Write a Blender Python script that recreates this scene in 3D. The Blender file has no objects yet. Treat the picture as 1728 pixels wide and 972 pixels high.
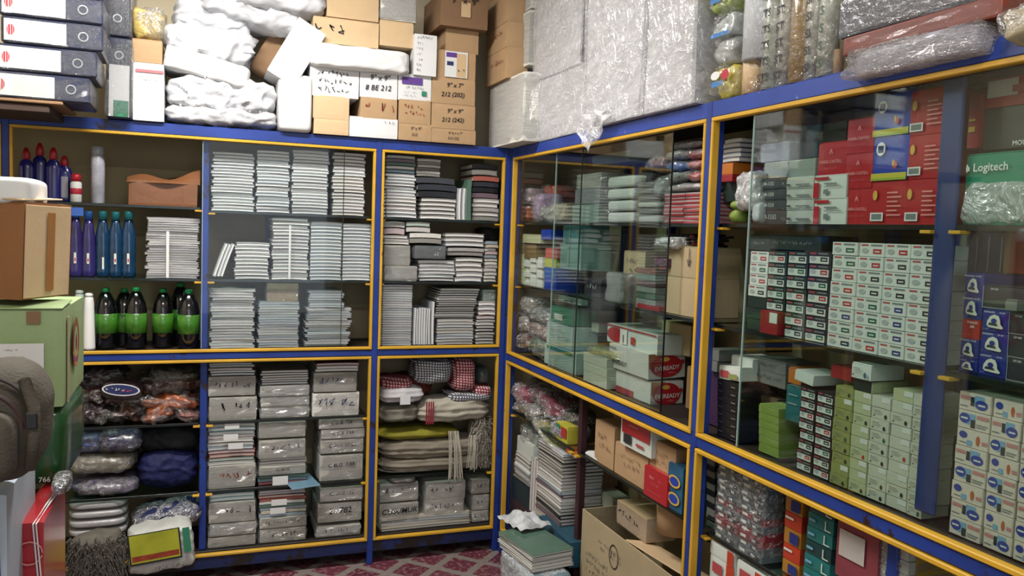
import bpy, bmesh, math, random
from mathutils import Vector, Matrix, noise
random.seed(7)
SC = bpy.context.scene
COL = SC.collection
# ---------------- camera ----------------
F_PX = 1383.55
YAW, PITCH, ROLL = 0.36069, 0.069049, 0.035519
CAM = Vector((-1.3923, -3.7654, 1.6))
def cam_axes():
    f = Vector((math.sin(YAW)*math.cos(PITCH), math.cos(YAW)*math.cos(PITCH), -math.sin(PITCH)))
    r = Vector((math.cos(YAW), -math.sin(YAW), 0)); u = r.cross(f)
    return r*math.cos(ROLL)+u*math.sin(ROLL), u*math.cos(ROLL)-r*math.sin(ROLL), f
AR, AU, AF = cam_axes()
cd = bpy.data.cameras.new('camera'); co = bpy.data.objects.new('camera', cd); COL.objects.link(co)
cd.sensor_width = 36; cd.lens = F_PX*36/1728; cd.clip_start = .02
co.matrix_world = Matrix(((AR.x, AU.x, -AF.x, CAM.x), (AR.y, AU.y, -AF.y, CAM.y), (AR.z, AU.z, -AF.z, CAM.z), (0, 0, 0, 1)))
SC.camera = co
# ---------------- world, lights, exposure ----------------
w = bpy.data.worlds.new('world'); SC.world = w; w.use_nodes = True
w.node_tree.nodes['Background'].inputs[0].default_value = (.62, .72, .85, 1)
w.node_tree.nodes['Background'].inputs[1].default_value = .5
def area(name, loc, target, sx, sy, power, col):
    l = bpy.data.lights.new(name, 'AREA'); l.shape = 'RECTANGLE'; l.size = sx; l.size_y = sy; l.energy = power; l.color = col
    o = bpy.data.objects.new(name, l); COL.objects.link(o); o.location = loc
    o.rotation_euler = (Vector(target)-Vector(loc)).to_track_quat('-Z', 'Y').to_euler()
area('ceiling_lamp_light', (-1.5, -1.0, 2.93), (-1.5, -1.0, 0), 1.2, .14, 56, (1, .97, .93))
area('second_ceiling_lamp_light', (-1.3, -3.3, 2.93), (-1.3, -3.3, 0), 1.2, .14, 24, (1, .97, .93))
area('shop_front_daylight', (-1.3, -5.55, 1.7), (-1.0, 0, 1.35), 2.4, 2.2, 15, (.86, .93, 1))
SC.view_settings.view_transform = 'Standard'; SC.view_settings.look = 'None'
SC.view_settings.exposure = 0.55; SC.view_settings.gamma = 1; SC.view_settings.use_curve_mapping = False
SC.cycles.max_bounces = 7; SC.cycles.transparent_max_bounces = 14; SC.cycles.diffuse_bounces = 3; SC.cycles.glossy_bounces = 3
# ---------------- materials ----------------
MATS = {}
def lin(c):
    if isinstance(c, str):
        c = c.lstrip('#'); c = tuple(int(c[i:i+2], 16)/255 for i in (0, 2, 4))
        return tuple((v/12.92 if v <= .04045 else ((v+.055)/1.055)**2.4) for v in c)
    return c
def mat(name, col=None, rough=.6, var=.12, scale=8., bump=0., bscale=60., coat=0., stretch=None, metal=0., pal=None, wear=None, spec=.4):
    if name in MATS: return MATS[name]
    m = bpy.data.materials.new(name); m.use_nodes = True; nt = m.node_tree; N = nt.nodes; L = nt.links
    b = N['Principled BSDF']; b.inputs['Roughness'].default_value = rough; b.inputs['Metallic'].default_value = metal
    b.inputs['Specular IOR Level'].default_value = spec
    if coat: b.inputs['Coat Weight'].default_value = coat; b.inputs['Coat Roughness'].default_value = .12
    tc = N.new('ShaderNodeTexCoord'); mp = N.new('ShaderNodeMapping'); L.new(tc.outputs['Object'], mp.inputs[0])
    if stretch: mp.inputs['Scale'].default_value = stretch
    no = N.new('ShaderNodeTexNoise'); no.inputs['Scale'].default_value = scale; no.inputs['Detail'].default_value = 4
    L.new(mp.outputs[0], no.inputs['Vector'])
    mul = N.new('ShaderNodeMapRange'); mul.inputs[1].default_value = .3; mul.inputs[2].default_value = .7
    mul.inputs[3].default_value = 1-var; mul.inputs[4].default_value = 1+var*.5; L.new(no.outputs[0], mul.inputs[0])
    mx = N.new('ShaderNodeVectorMath'); mx.operation = 'SCALE'; L.new(mul.outputs[0], mx.inputs['Scale'])
    if pal:
        oi = N.new('ShaderNodeObjectInfo'); rp = N.new('ShaderNodeValToRGB'); rp.color_ramp.interpolation = 'CONSTANT'
        e = rp.color_ramp.elements
        while len(e) < len(pal): e.new(.5)
        for i, c in enumerate(pal): e[i].position = i/len(pal); e[i].color = (*lin(c), 1)
        L.new(oi.outputs['Random'], rp.inputs[0]); L.new(rp.outputs[0], mx.inputs[0])
    else: mx.inputs[0].default_value = lin(col)
    out = mx.outputs[0]
    if wear:
        n2 = N.new('ShaderNodeTexNoise'); n2.inputs['Scale'].default_value = wear[1]; n2.inputs['Detail'].default_value = 6; n2.inputs['Roughness'].default_value = .7
        L.new(tc.outputs['Object'], n2.inputs['Vector'])
        r2 = N.new('ShaderNodeMapRange'); r2.inputs[1].default_value = wear[2]; r2.inputs[2].default_value = wear[2]+.04; L.new(n2.outputs[0], r2.inputs[0])
        mm = N.new('ShaderNodeMix'); mm.data_type = 'RGBA'; L.new(r2.outputs[0], mm.inputs[0]); L.new(out, mm.inputs[6]); mm.inputs[7].default_value = (*lin(wear[0]), 1); out = mm.outputs[2]
    L.new(out, b.inputs['Base Color'])
    if bump:
        n3 = N.new('ShaderNodeTexNoise'); n3.inputs['Scale'].default_value = bscale; n3.inputs['Detail'].default_value = 3; n3.inputs['Distortion'].default_value = 1.
        L.new(mp.outputs[0], n3.inputs['Vector'])
        bp = N.new('ShaderNodeBump'); bp.inputs['Strength'].default_value = bump; bp.inputs['Distance'].default_value = .006
        L.new(n3.outputs[0], bp.inputs['Height']); L.new(bp.outputs[0], b.inputs['Normal'])
        if coat: L.new(bp.outputs[0], b.inputs['Coat Normal'])
    MATS[name] = m; return m
def film(name, white=.1, gloss=.28, scale=22., tint=(1, 1, 1), rough=.14, streak=.55):
    if name in MATS: return MATS[name]
    m = bpy.data.materials.new(name); m.use_nodes = True; nt = m.node_tree; N = nt.nodes; L = nt.links
    N.remove(N['Principled BSDF']); out = N['Material Output']
    tc = N.new('ShaderNodeTexCoord')
    no = N.new('ShaderNodeTexNoise'); no.inputs['Scale'].default_value = scale; no.inputs['Detail'].default_value = 4; no.inputs['Distortion'].default_value = 2.2
    L.new(tc.outputs['Object'], no.inputs['Vector'])
    bp = N.new('ShaderNodeBump'); bp.inputs['Strength'].default_value = 1; bp.inputs['Distance'].default_value = .02; L.new(no.outputs[0], bp.inputs['Height'])
    tr = N.new('ShaderNodeBsdfTransparent'); tr.inputs[0].default_value = (*tint, 1)
    gl = N.new('ShaderNodeBsdfGlossy'); gl.inputs['Roughness'].default_value = rough; L.new(bp.outputs[0], gl.inputs['Normal'])
    df = N.new('ShaderNodeBsdfDiffuse'); df.inputs[0].default_value = (.85, .86, .88, 1); L.new(bp.outputs[0], df.inputs['Normal'])
    # thin creases: narrow band of the noise is painted white as highlights
    s = N.new('ShaderNodeMath'); s.operation = 'SUBTRACT'; s.inputs[1].default_value = .5; L.new(no.outputs[0], s.inputs[0])
    a = N.new('ShaderNodeMath'); a.operation = 'ABSOLUTE'; L.new(s.outputs[0], a.inputs[0])
    r = N.new('ShaderNodeMapRange'); r.inputs[1].default_value = 0; r.inputs[2].default_value = .02; r.inputs[3].default_value = white+streak; r.inputs[4].default_value = white; L.new(a.outputs[0], r.inputs[0])
    m1 = N.new('ShaderNodeMixShader'); m1.inputs[0].default_value = gloss; L.new(tr.outputs[0], m1.inputs[1]); L.new(gl.outputs[0], m1.inputs[2])
    m2 = N.new('ShaderNodeMixShader'); L.new(r.outputs[0], m2.inputs[0]); L.new(m1.outputs[0], m2.inputs[1]); L.new(df.outputs[0], m2.inputs[2])
    L.new(m2.outputs[0], out.inputs[0]); MATS[name] = m; return m
def glass(name, tint, refl=1.0):
    if name in MATS: return MATS[name]
    m = bpy.data.materials.new(name); m.use_nodes = True; nt = m.node_tree; N = nt.nodes; L = nt.links
    N.remove(N['Principled BSDF']); out = N['Material Output']
    lw = N.new('ShaderNodeLayerWeight'); lw.inputs[0].default_value = .5; pw = N.new('ShaderNodeMath'); pw.operation = 'POWER'; pw.inputs[1].default_value = 5; L.new(lw.outputs[1], pw.inputs[0])
    mu = N.new('ShaderNodeMath'); mu.operation = 'MULTIPLY_ADD'; mu.inputs[1].default_value = .9*refl; mu.inputs[2].default_value = .045*refl; L.new(pw.outputs[0], mu.inputs[0])
    tr = N.new('ShaderNodeBsdfTransparent'); tr.inputs[0].default_value = (*tint, 1)
    gl = N.new('ShaderNodeBsdfGlossy'); gl.inputs['Roughness'].default_value = .03
    mx = N.new('ShaderNodeMixShader'); L.new(mu.outputs[0], mx.inputs[0]); L.new(tr.outputs[0], mx.inputs[1]); L.new(gl.outputs[0], mx.inputs[2])
    L.new(mx.outputs[0], out.inputs[0]); MATS[name] = m; return m
blue = mat('blue_paint', '#1f3884', .42, .3, 5, wear=('#2a1c1c', 7, .585))
blue2 = mat('speckled_blue_paint', '#253f90', .42, .2, 5, wear=('#c9cfe0', 45, .645))
yel = mat('yellow_paint', '#cb9d2c', .45, .2, 6, wear=('#6b3a14', 12, .66))
wall_m = mat('beige_wall_paint', '#cfc2a6', .85, .12, 2, bump=.15)
ceil_m = mat('ceiling_paint', '#d8d4c8', .9, .06, 2)
backp = mat('beige_back_board', '#9a8a6c', .8, .15, 3)
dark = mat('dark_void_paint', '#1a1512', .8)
cardb = mat('cardboard', '#ae8f6b', .85, .14, 6, bump=.15, bscale=40)
cardl = mat('light_cardboard', '#c7ab85', .85, .12, 6, bump=.12, bscale=40)
cardd = mat('dark_cardboard', '#82654a', .85, .14, 6, bump=.15, bscale=40)
cardg = mat('grey_cardboard', '#a39374', .85, .14, 5, bump=.15, bscale=40)
tapem = mat('brown_packing_tape', '#a06c3a', .25, .1, 10, coat=.5)
white = mat('white_card', '#d4d4d3', .55, .06, 6)
whitep = mat('white_sack', '#c6c7cb', .5, .16, 7, bump=1., bscale=11)
greyp = mat('grey_sack_underside', '#b9b6ae', .6, .1, 5, bump=.5, bscale=14)
paper = mat('paper_block', '#d6d4cc', .7, .3, 3, stretch=(2, 2, 90))
paperg = mat('grey_paper_block', '#b8b6ac', .5, .25, 3, stretch=(2, 2, 60), bump=.6, bscale=16, coat=.4)
pages = mat('page_edges', '#dcdad6', .7, .15, 4, stretch=(2, 2, 300))
cov_w = mat('pale_notebook_cover', rough=.35, var=.15, coat=.5, bump=.5, bscale=30, pal=['#c9ccd0', '#aeb1b8', '#d9dadb', '#9fa3ad', '#c4cfd0', '#bfc0c6'])
cov_b = mat('bluish_notebook_cover', rough=.4, var=.15, coat=.4, pal=['#98a9b6', '#a9b8c2', '#8f9fac', '#b4c0c6', '#9fb2bb'])
cov_g = mat('grey_book_cover', rough=.4, var=.15, coat=.4, bump=.4, bscale=25, pal=['#a8a6a2', '#8b8983', '#c3c0ba', '#b9a7a8', '#77766f', '#d8d5cd'])
cov_d = mat('dark_book_cover', rough=.35, var=.15, coat=.4, pal=['#23252b', '#2d2f38', '#1b1b20', '#3a3c42'])
cov_m = mat('mixed_book_cover', rough=.4, var=.1, coat=.4, pal=['#5d6f78', '#a45b4e', '#4f6b5c', '#b9b2a0', '#6d5a64', '#c2c3be', '#7b4a48', '#8a97a0'])
ink = mat('black_ink', '#1c1c22', .6); inkr = mat('red_ink', '#8e3324', .6); inkb = mat('blue_ink', '#27305e', .6)
filmm = film('clear_plastic_wrap', .06, .24, 26, streak=.7)
filmw = film('milky_plastic_wrap', .28, .28, 16, streak=.4)
filmf = film('thin_plastic_wrap', .02, .14, 26, streak=.3)
gl_clear = glass('clear_glass', (.975, .985, .98), .45); gl_teal = glass('greenish_glass', (.89, .935, .92), 1.1)
gl_edge = mat('glass_edge', '#0b1411', .3, .1, coat=.5)
gl_shelf = glass('shelf_glass', (.62, .74, .68))
# ---------------- geometry helpers ----------------
class MB:
    def __init__(s): s.v = []; s.f = []; s.m = []; s.mats = []
    def mi(s, m):
        if m not in s.mats: s.mats.append(m)
        return s.mats.index(m)
    def box(s, x0, y0, z0, x1, y1, z1, m=None, b=0.):
        i = s.mi(m); n = len(s.v)
        if b > 0:
            V = []
            for (sx, sy, sz) in ((0,0,0),(1,0,0),(1,1,0),(0,1,0),(0,0,1),(1,0,1),(1,1,1),(0,1,1)):
                cx, cy, cz = (x0, x1)[sx], (y0, y1)[sy], (z0, z1)[sz]; ix, iy, iz = (b, -b)[sx], (b, -b)[sy], (b, -b)[sz]
                V += [(cx, cy+iy, cz+iz), (cx+ix, cy, cz+iz), (cx+ix, cy+iy, cz)]
            s.v += V
            q = lambda c, a: n+c*3+a
            Fs = [(q(0,2),q(3,2),q(2,2),q(1,2)), (q(4,2),q(5,2),q(6,2),q(7,2)), (q(0,1),q(1,1),q(5,1),q(4,1)), (q(2,1),q(3,1),q(7,1),q(6,1)), (q(1,0),q(2,0),q(6,0),q(5,0)), (q(3,0),q(0,0),q(4,0),q(7,0))]
            for a, c, ax1, ax2 in ((0,1,1,2),(1,2,0,2),(2,3,1,2),(3,0,0,2),(4,5,1,2),(5,6,0,2),(6,7,1,2),(7,4,0,2)):
                Fs.append((q(a,ax1), q(a,ax2), q(c,ax2), q(c,ax1)))
            for a, c in ((0,4),(1,5),(2,6),(3,7)): Fs.append((q(a,0), q(a,1), q(c,1), q(c,0)))
            for c in range(8): Fs.append((q(c,0), q(c,1), q(c,2)))
            s.f += Fs; s.m += [i]*len(Fs); return s
        s.v += [(x0,y0,z0),(x1,y0,z0),(x1,y1,z0),(x0,y1,z0),(x0,y0,z1),(x1,y0,z1),(x1,y1,z1),(x0,y1,z1)]
        s.f += [tuple(n+k for k in q) for q in ((0,3,2,1),(4,5,6,7),(0,1,5,4),(1,2,6,5),(2,3,7,6),(3,0,4,7))]; s.m += [i]*6; return s
    def lathe(s, prof, m=None, n=16, cx=0, cy=0, sy=1., z0=0):
        i = s.mi(m); b = len(s.v)
        for r, z in prof:
            for k in range(n): a = 2*math.pi*k/n; s.v.append((cx+r*math.cos(a), cy+r*math.sin(a)*sy, z0+z))
        for j in range(len(prof)-1):
            for k in range(n): s.f.append((b+j*n+k, b+j*n+(k+1)%n, b+(j+1)*n+(k+1)%n, b+(j+1)*n+k)); s.m.append(i)
        s.f.append(tuple(b+k for k in range(n))[::-1]); s.m.append(i)
        s.f.append(tuple(b+(len(prof)-1)*n+k for k in range(n))); s.m.append(i); return s
    def tube(s, pts, r, m=None, n=6):
        i = s.mi(m); b = len(s.v); P = [Vector(p) for p in pts]
        for j, p in enumerate(P):
            t = (P[min(j+1, len(P)-1)]-P[max(j-1, 0)]).normalized(); a = t.orthogonal().normalized(); c = t.cross(a)
            if j and a.dot(pa) < 0: a, c = -a, -c
            pa = a; rr = r[j] if isinstance(r, (list, tuple)) else r
            for k in range(n): q = 2*math.pi*k/n; s.v.append(tuple(p+rr*(a*math.cos(q)+c*math.sin(q))))
        for j in range(len(P)-1):
            for k in range(n): s.f.append((b+j*n+k, b+j*n+(k+1)%n, b+(j+1)*n+(k+1)%n, b+(j+1)*n+k)); s.m.append(i)
        s.f.append(tuple(b+k for k in range(n))); s.m.append(i); s.f.append(tuple(b+(len(P)-1)*n+k for k in range(n))); s.m.append(i); return s
    def poly(s, pts, m=None): n = len(s.v); s.v += pts; s.f.append(tuple(range(n, n+len(pts)))); s.m.append(s.mi(m)); return s
    def grid(s, fn, nu, nv, m=None):
        i = s.mi(m); b = len(s.v)
        for a in range(nu+1):
            for c in range(nv+1): s.v.append(fn(a/nu, c/nv))
        for a in range(nu):
            for c in range(nv): k = b+a*(nv+1)+c; s.f.append((k, k+nv+1, k+nv+2, k+1)); s.m.append(i)
        return s
    def mesh(s, name='m', smooth=False):
        me = bpy.data.meshes.new(name); me.from_pydata([tuple(v) for v in s.v], [], s.f)
        for m in s.mats: me.materials.append(m)
        me.polygons.foreach_set('material_index', s.m)
        if smooth: me.polygons.foreach_set('use_smooth', [True]*len(s.f))
        me.update(); return me
def ob(name, me, parent=None, loc=None, rot=None, scale=None):
    if isinstance(me, MB): me = me.mesh(name)
    o = bpy.data.objects.new(name, me); COL.objects.link(o)
    if parent: o.parent = parent
    if loc: o.location = loc
    if rot: o.rotation_euler = rot
    if scale: o.scale = scale
    return o
def tag(o, label, cat, group=None, kind=None):
    o['label'] = label; o['category'] = cat
    if group: o['group'] = group
    if kind: o['kind'] = kind
    return o
def struct(name, mb): o = ob(name, mb); o['kind'] = 'structure'; return o
# surfaces: 'B' faces -Y (u = X, inward = +Y); 'R' faces -X (u = -Y, inward = +X)
def ray(px, py): return (AR*((px-864)/F_PX)+AU*((486-py)/F_PX)+AF)
def UZ(S, px, py, d):
    v = ray(px, py)
    if S == 'B': t = (d-CAM.y)/v.y; p = CAM+v*t; return p.x, p.z
    t = (d-CAM.x)/v.x; p = CAM+v*t; return -p.y, p.z
def W(S, u, d, z): return (u, d, z) if S == 'B' else (d, -u, z)
RZ = {'B': 0., 'R': -math.pi/2}
BAYS = {'B': [(-2.115, -1.405), (-1.371, -.66), (-.628, -.03)], 'R': [(.036, 1.66), (1.69, 2.455), (2.512, 3.4)]}
def bay(S, u):
    for a, b in BAYS[S]:
        if a <= u <= b: return a, b
    return -9, 9
def levels(S, u):
    if S == 'B': return [ZB, ZU, ZS2, 1.655 if u < -1.4 else ZS1, ZL1 if u < -.65 else .405]+([ZL2] if u < -.65 else [])+[ZM+.012, ZT+.01]
    return [ZB, ZUR, ZS2, ZS1, ZL1, ZM-.016, ZT+.01]
def rect(S, x0, y0, x1, y1, d, zb=None):
    ym, xm = (y0+y1)/2, (x0+x1)/2
    u0 = UZ(S, x0, ym, d)[0]; u1 = UZ(S, x1, ym, d)[0]; zt = UZ(S, xm, y0, d)[1]; z0 = UZ(S, xm, y1, d)[1]
    if zb is not None: z0 = zb
    um = (u0+u1)/2; inside = (S == 'B' and .02 < d < .36) or (S == 'R' and .02 < d < .36)
    if inside and z0 < 1.9:
        for L in levels(S, um):
            if abs(z0-L) < .022: z0 = L+.0005
            if z0 < L-.02 and zt > L-.012: zt = L-.0125
        lo, hi = bay(S, um); u0, u1 = max(u0, lo) if lo < um else u0, min(u1, hi) if hi > um else u1
    return (u0+u1)/2, z0, abs(u1-u0), zt-z0
def thing(name, label, cat, S, u, d, z, rz=0., group=None, tilt=0., pitch=0.):
    o = bpy.data.objects.new(name, None); COL.objects.link(o); o.empty_display_size = .02
    o.matrix_world = Matrix.Translation(W(S, u, d, z)) @ Matrix.Rotation(RZ[S]+rz, 4, 'Z') @ Matrix.Rotation(tilt, 4, 'Y') @ Matrix.Rotation(pitch, 4, 'X')
    return tag(o, label, cat, group)
_UB = {}
def ubox(m, b=.02):
    k = ('b', m.name, b)
    if k not in _UB: _UB[k] = MB().box(-.5, 0, 0, .5, 1, 1, m, b).mesh('box')
    return _UB[k]
def bpart(parent, name, w, d, h, m, x=0, y=0, z=0, b=.003, rot=None):
    return ob(name, MB().box(-w/2, 0, 0, w/2, d, h, m, min(b, w*.3, d*.3, h*.3)), parent, (x, y, z), rot)
def prints(parent, name, w, h, L, y=-.0008, n=14):
    mb = MB()
    for k, e in enumerate(L):
        m, x0, z0, x1, z1 = e[:5]; x0, x1 = (x0-.5)*w, (x1-.5)*w; z0 *= h; z1 *= h; yy = y-.0002*k
        if len(e) > 5: mb.poly([((x0+x1)/2+(x1-x0)/2*math.cos(2*math.pi*i/n), yy, (z0+z1)/2+(z1-z0)/2*math.sin(2*math.pi*i/n)) for i in range(n)], m)
        else: mb.poly([(x0, yy, z0), (x1, yy, z0), (x1, yy, z1), (x0, yy, z1)], m)
    return ob(name, mb, parent)
def text(parent, s, x, z, size, m, y=-.0022, rot=0., name='lettering', align='CENTER', sx=1., shear=0.):
    c = bpy.data.curves.new('lettering', 'FONT'); c.body = s; c.size = size; c.align_x = align; c.align_y = 'CENTER'; c.resolution_u = 2; c.shear = shear; c.offset = size*.012
    c.materials.append(m); k = ('t', s, round(size, 4), m.name, align, shear)
    if k not in _UB:
        o = bpy.data.objects.new('t', c); COL.objects.link(o); dg = bpy.context.evaluated_depsgraph_get(); _UB[k] = bpy.data.meshes.new_from_object(o.evaluated_get(dg)); bpy.data.objects.remove(o)
    return ob(name, _UB[k], parent, (x, y, z), (math.pi/2, -rot, 0), (sx, 1, 1))
def scrib(parent, x0, z0, x1, z1, m, seed=0, y=-.0022, rows=1, name='handwriting', th=.10):
    R = random.Random(seed); mb = MB(); rh = (z1-z0)/rows
    for r in range(rows):
        h = rh*.7; base = z1-(r+1)*rh+rh*.15; x = x0+(R.random()*.1*(x1-x0) if r else 0); xe = x1-(R.random()*.3*(x1-x0))
        while x < xe:
            gw = h*R.uniform(.45, .8)
            if R.random() < .16: x += gw; continue
            pts = [(x+gw*R.random(), base+h*R.random()) for _ in range(R.choice((3, 4, 4, 5)))]
            for (ax, az), (bx, bz) in zip(pts, pts[1:]):
                dx, dz = bx-ax, bz-az; l = math.hypot(dx, dz) or 1; nx, nz = -dz/l*h*th/2, dx/l*h*th/2
                mb.poly([(ax-nx, y, az-nz), (bx-nx, y, bz-nz), (bx+nx, y, bz+nz), (ax+nx, y, az+nz)], m)
            x += gw*1.2
    if mb.f: return ob(name, mb, parent)
def nz(p, s, seed): return noise.noise(Vector((p[0]*s+seed*7.3, p[1]*s+seed*3.1, p[2]*s)))
def soft(w, d, h, seed=0, amp=.06, p=5, n=(14, 7, 9), groove=0, pillow=0., nf=5., m=None, bend=0., gd=.05):
    """rounded, lumpy block; base at z=0, front at y=0"""
    sharp = p >= 16
    if sharp: p = 80; nf = min(nf, 4)
    idx = {}; V = []; Fc = []
    def pt(a, b, c):
        k = (a, b, c)
        if k in idx: return idx[k]
        x, y, z = 2*a/n[0]-1, 2*b/n[1]-1, 2*c/n[2]-1
        if p > 6: x, y, z = [.35*q+.65*math.sin(q*math.pi/2) for q in (x, y, z)]
        l = (abs(x)**p+abs(y)**p+abs(z)**p)**(1/p); mxx = max(abs(x), abs(y), abs(z)); q = mxx/l; x, y, z = x*q, y*q, z*q
        if pillow: z *= (1-pillow*abs(x)**4)*(1-pillow*.8*abs(y)**4)
        g = 1-gd*abs(math.cos(math.pi*groove*(z*.5+.5))) if groove else 1
        X, Y, Z = x*g*w/2, y*g*d/2, z*h/2
        f = 1+0
        s = min(w, h*2, d*2)
        X += nz((X, Y, Z), nf, seed)*amp*s; Y += nz((Z, X, Y), nf, seed+5)*amp*s; Z += nz((Y, Z, X), nf, seed+9)*amp*s*.6
        if not sharp and amp > .025:
            cr = amp*s*(.62*(.5-min(1, abs(nz((X, Y*.6, Z*1.6), nf*1.7, seed+11))*3.2))+.35*nz((X, Z, Y), nf*5, seed+2)); q = math.sqrt(x*x+y*y+z*z) or 1
            X += x/q*cr; Y += y/q*cr; Z += z/q*cr
        Z += bend*(1-x*x)*h; Z = max(-h/2, min(h/2*(1+2*max(bend, 0)), Z))
        V.append((X, Y+d/2, Z+h/2)); idx[k] = len(V)-1; return idx[k]
    A, B, C = n
    for a in range(A):
        for b in range(B): Fc += [(pt(a,b,0),pt(a,b+1,0),pt(a+1,b+1,0),pt(a+1,b,0)), (pt(a,b,C),pt(a+1,b,C),pt(a+1,b+1,C),pt(a,b+1,C))]
        for c in range(C): Fc += [(pt(a,0,c),pt(a+1,0,c),pt(a+1,0,c+1),pt(a,0,c+1)), (pt(a,B,c),pt(a,B,c+1),pt(a+1,B,c+1),pt(a+1,B,c))]
    for b in range(B):
        for c in range(C): Fc += [(pt(0,b,c),pt(0,b,c+1),pt(0,b+1,c+1),pt(0,b+1,c)), (pt(A,b,c),pt(A,b+1,c),pt(A,b+1,c+1),pt(A,b,c+1))]
    mb = MB(); mb.v = V; mb.f = Fc; mb.mats = [m]; mb.m = [0]*len(Fc)
    return mb.mesh('soft', not sharp)
_UF = {}
def ufilm(m, k=0):
    key = (m.name, k % 3)
    if key not in _UF: _UF[key] = soft(1, 1, 1, 3+k % 3, .045, 14, (9, 4, 6), nf=3.5, m=m)
    return _UF[key]
def wrap(parent, w, d, h, m=None, k=0, g=.006, x=0, z=0):
    return ob('plastic_wrap', ufilm(m or filmm, k), parent, (x, -g, z), None, (w+2*g, d+2*g, h))
ZS1, ZS2, ZU, ZM, ZL1, ZL2, ZB = 1.645, 1.345, 1.035, .99, .71, .40, .13
ZT, ZTT, ZUR = 1.945, 2.0, 1.010
# ---------------- room ----------------
XR, YB, XL, YF, H = .44, .44, -2.9, -5.7, 2.95
def floor_mat():
    m = bpy.data.materials.new('printed_vinyl'); m.use_nodes = True; N = m.node_tree.nodes; L = m.node_tree.links; b = N['Principled BSDF']; b.inputs['Roughness'].default_value = .35
    tc = N.new('ShaderNodeTexCoord'); mp = N.new('ShaderNodeMapping'); mp.inputs['Rotation'].default_value = (0, 0, math.radians(45)); mp.inputs['Scale'].default_value = (6, 6, 6)
    L.new(tc.outputs['Object'], mp.inputs[0]); ch = N.new('ShaderNodeTexBrick'); ch.offset = 0; ch.inputs['Scale'].default_value = 1
    ch.inputs['Brick Width'].default_value = 1; ch.inputs['Row Height'].default_value = 1; ch.inputs['Mortar Size'].default_value = .13; ch.inputs['Mortar Smooth'].default_value = .3
    ch.inputs['Color1'].default_value = (*lin('#562631'), 1); ch.inputs['Color2'].default_value = (*lin('#66343f'), 1); ch.inputs['Mortar'].default_value = (*lin('#7d766f'), 1)
    L.new(mp.outputs[0], ch.inputs[0]); no = N.new('ShaderNodeTexNoise'); no.inputs['Scale'].default_value = 45; L.new(tc.outputs['Object'], no.inputs[0])
    r = N.new('ShaderNodeMapRange'); r.inputs[1].default_value = .52; r.inputs[2].default_value = .6; L.new(no.outputs[0], r.inputs[0]); mm = N.new('ShaderNodeMix'); mm.data_type = 'RGBA'
    mu = N.new('ShaderNodeMath'); mu.operation = 'MULTIPLY'; mu.inputs[1].default_value = .45; L.new(r.outputs[0], mu.inputs[0])
    L.new(mu.outputs[0], mm.inputs[0]); L.new(ch.outputs[0], mm.inputs[6]); mm.inputs[7].default_value = (*lin('#9a8080'), 1); L.new(mm.outputs[2], b.inputs['Base Color']); return m
struct('floor', MB().box(XL-.1, YF, -.05, XR+.1, YB+.1, 0, floor_mat()))
struct('ceiling', MB().box(XL-.1, YF, H, XR+.1, YB+.1, H+.05, ceil_m))
struct('wall_back', MB().box(XL-.1, YB, 0, XR+.1, YB+.1, H, wall_m))
struct('wall_right', MB().box(XR, YF, 0, XR+.1, YB, H, wall_m))
struct('wall_left', MB().box(XL-.1, YF, 0, XL, YB, H, wall_m))
struct('wall_front', MB().box(XL, YF-.1, 0, -2.6, YF, H, wall_m).box(0, YF-.1, 0, XR, YF, H, wall_m).box(-2.6, YF-.1, 2.5, 0, YF, H, wall_m))
lampm = bpy.data.materials.new('lamp_tube_glow'); lampm.use_nodes = True
lampm.node_tree.nodes['Principled BSDF'].inputs['Emission Color'].default_value = (1, .97, .93, 1); lampm.node_tree.nodes['Principled BSDF'].inputs['Emission Strength'].default_value = 6
for i, (lx, ly) in enumerate(((-1.5, -1.0), (-1.3, -3.3))):
    t = thing('ceiling_lamp', ('tube lamp on the ceiling over the shelf corner', 'tube lamp on the ceiling near the shop front')[i], 'lamp', 'B', lx, ly, 2.935)
    bpart(t, 'housing', 1.25, .1, .014, white, 0, -.05, 0)
    ob('tube', MB().tube([(-.6, 0, -.0), (.6, 0, -.0)], .006, lampm, 8), t)
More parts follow.
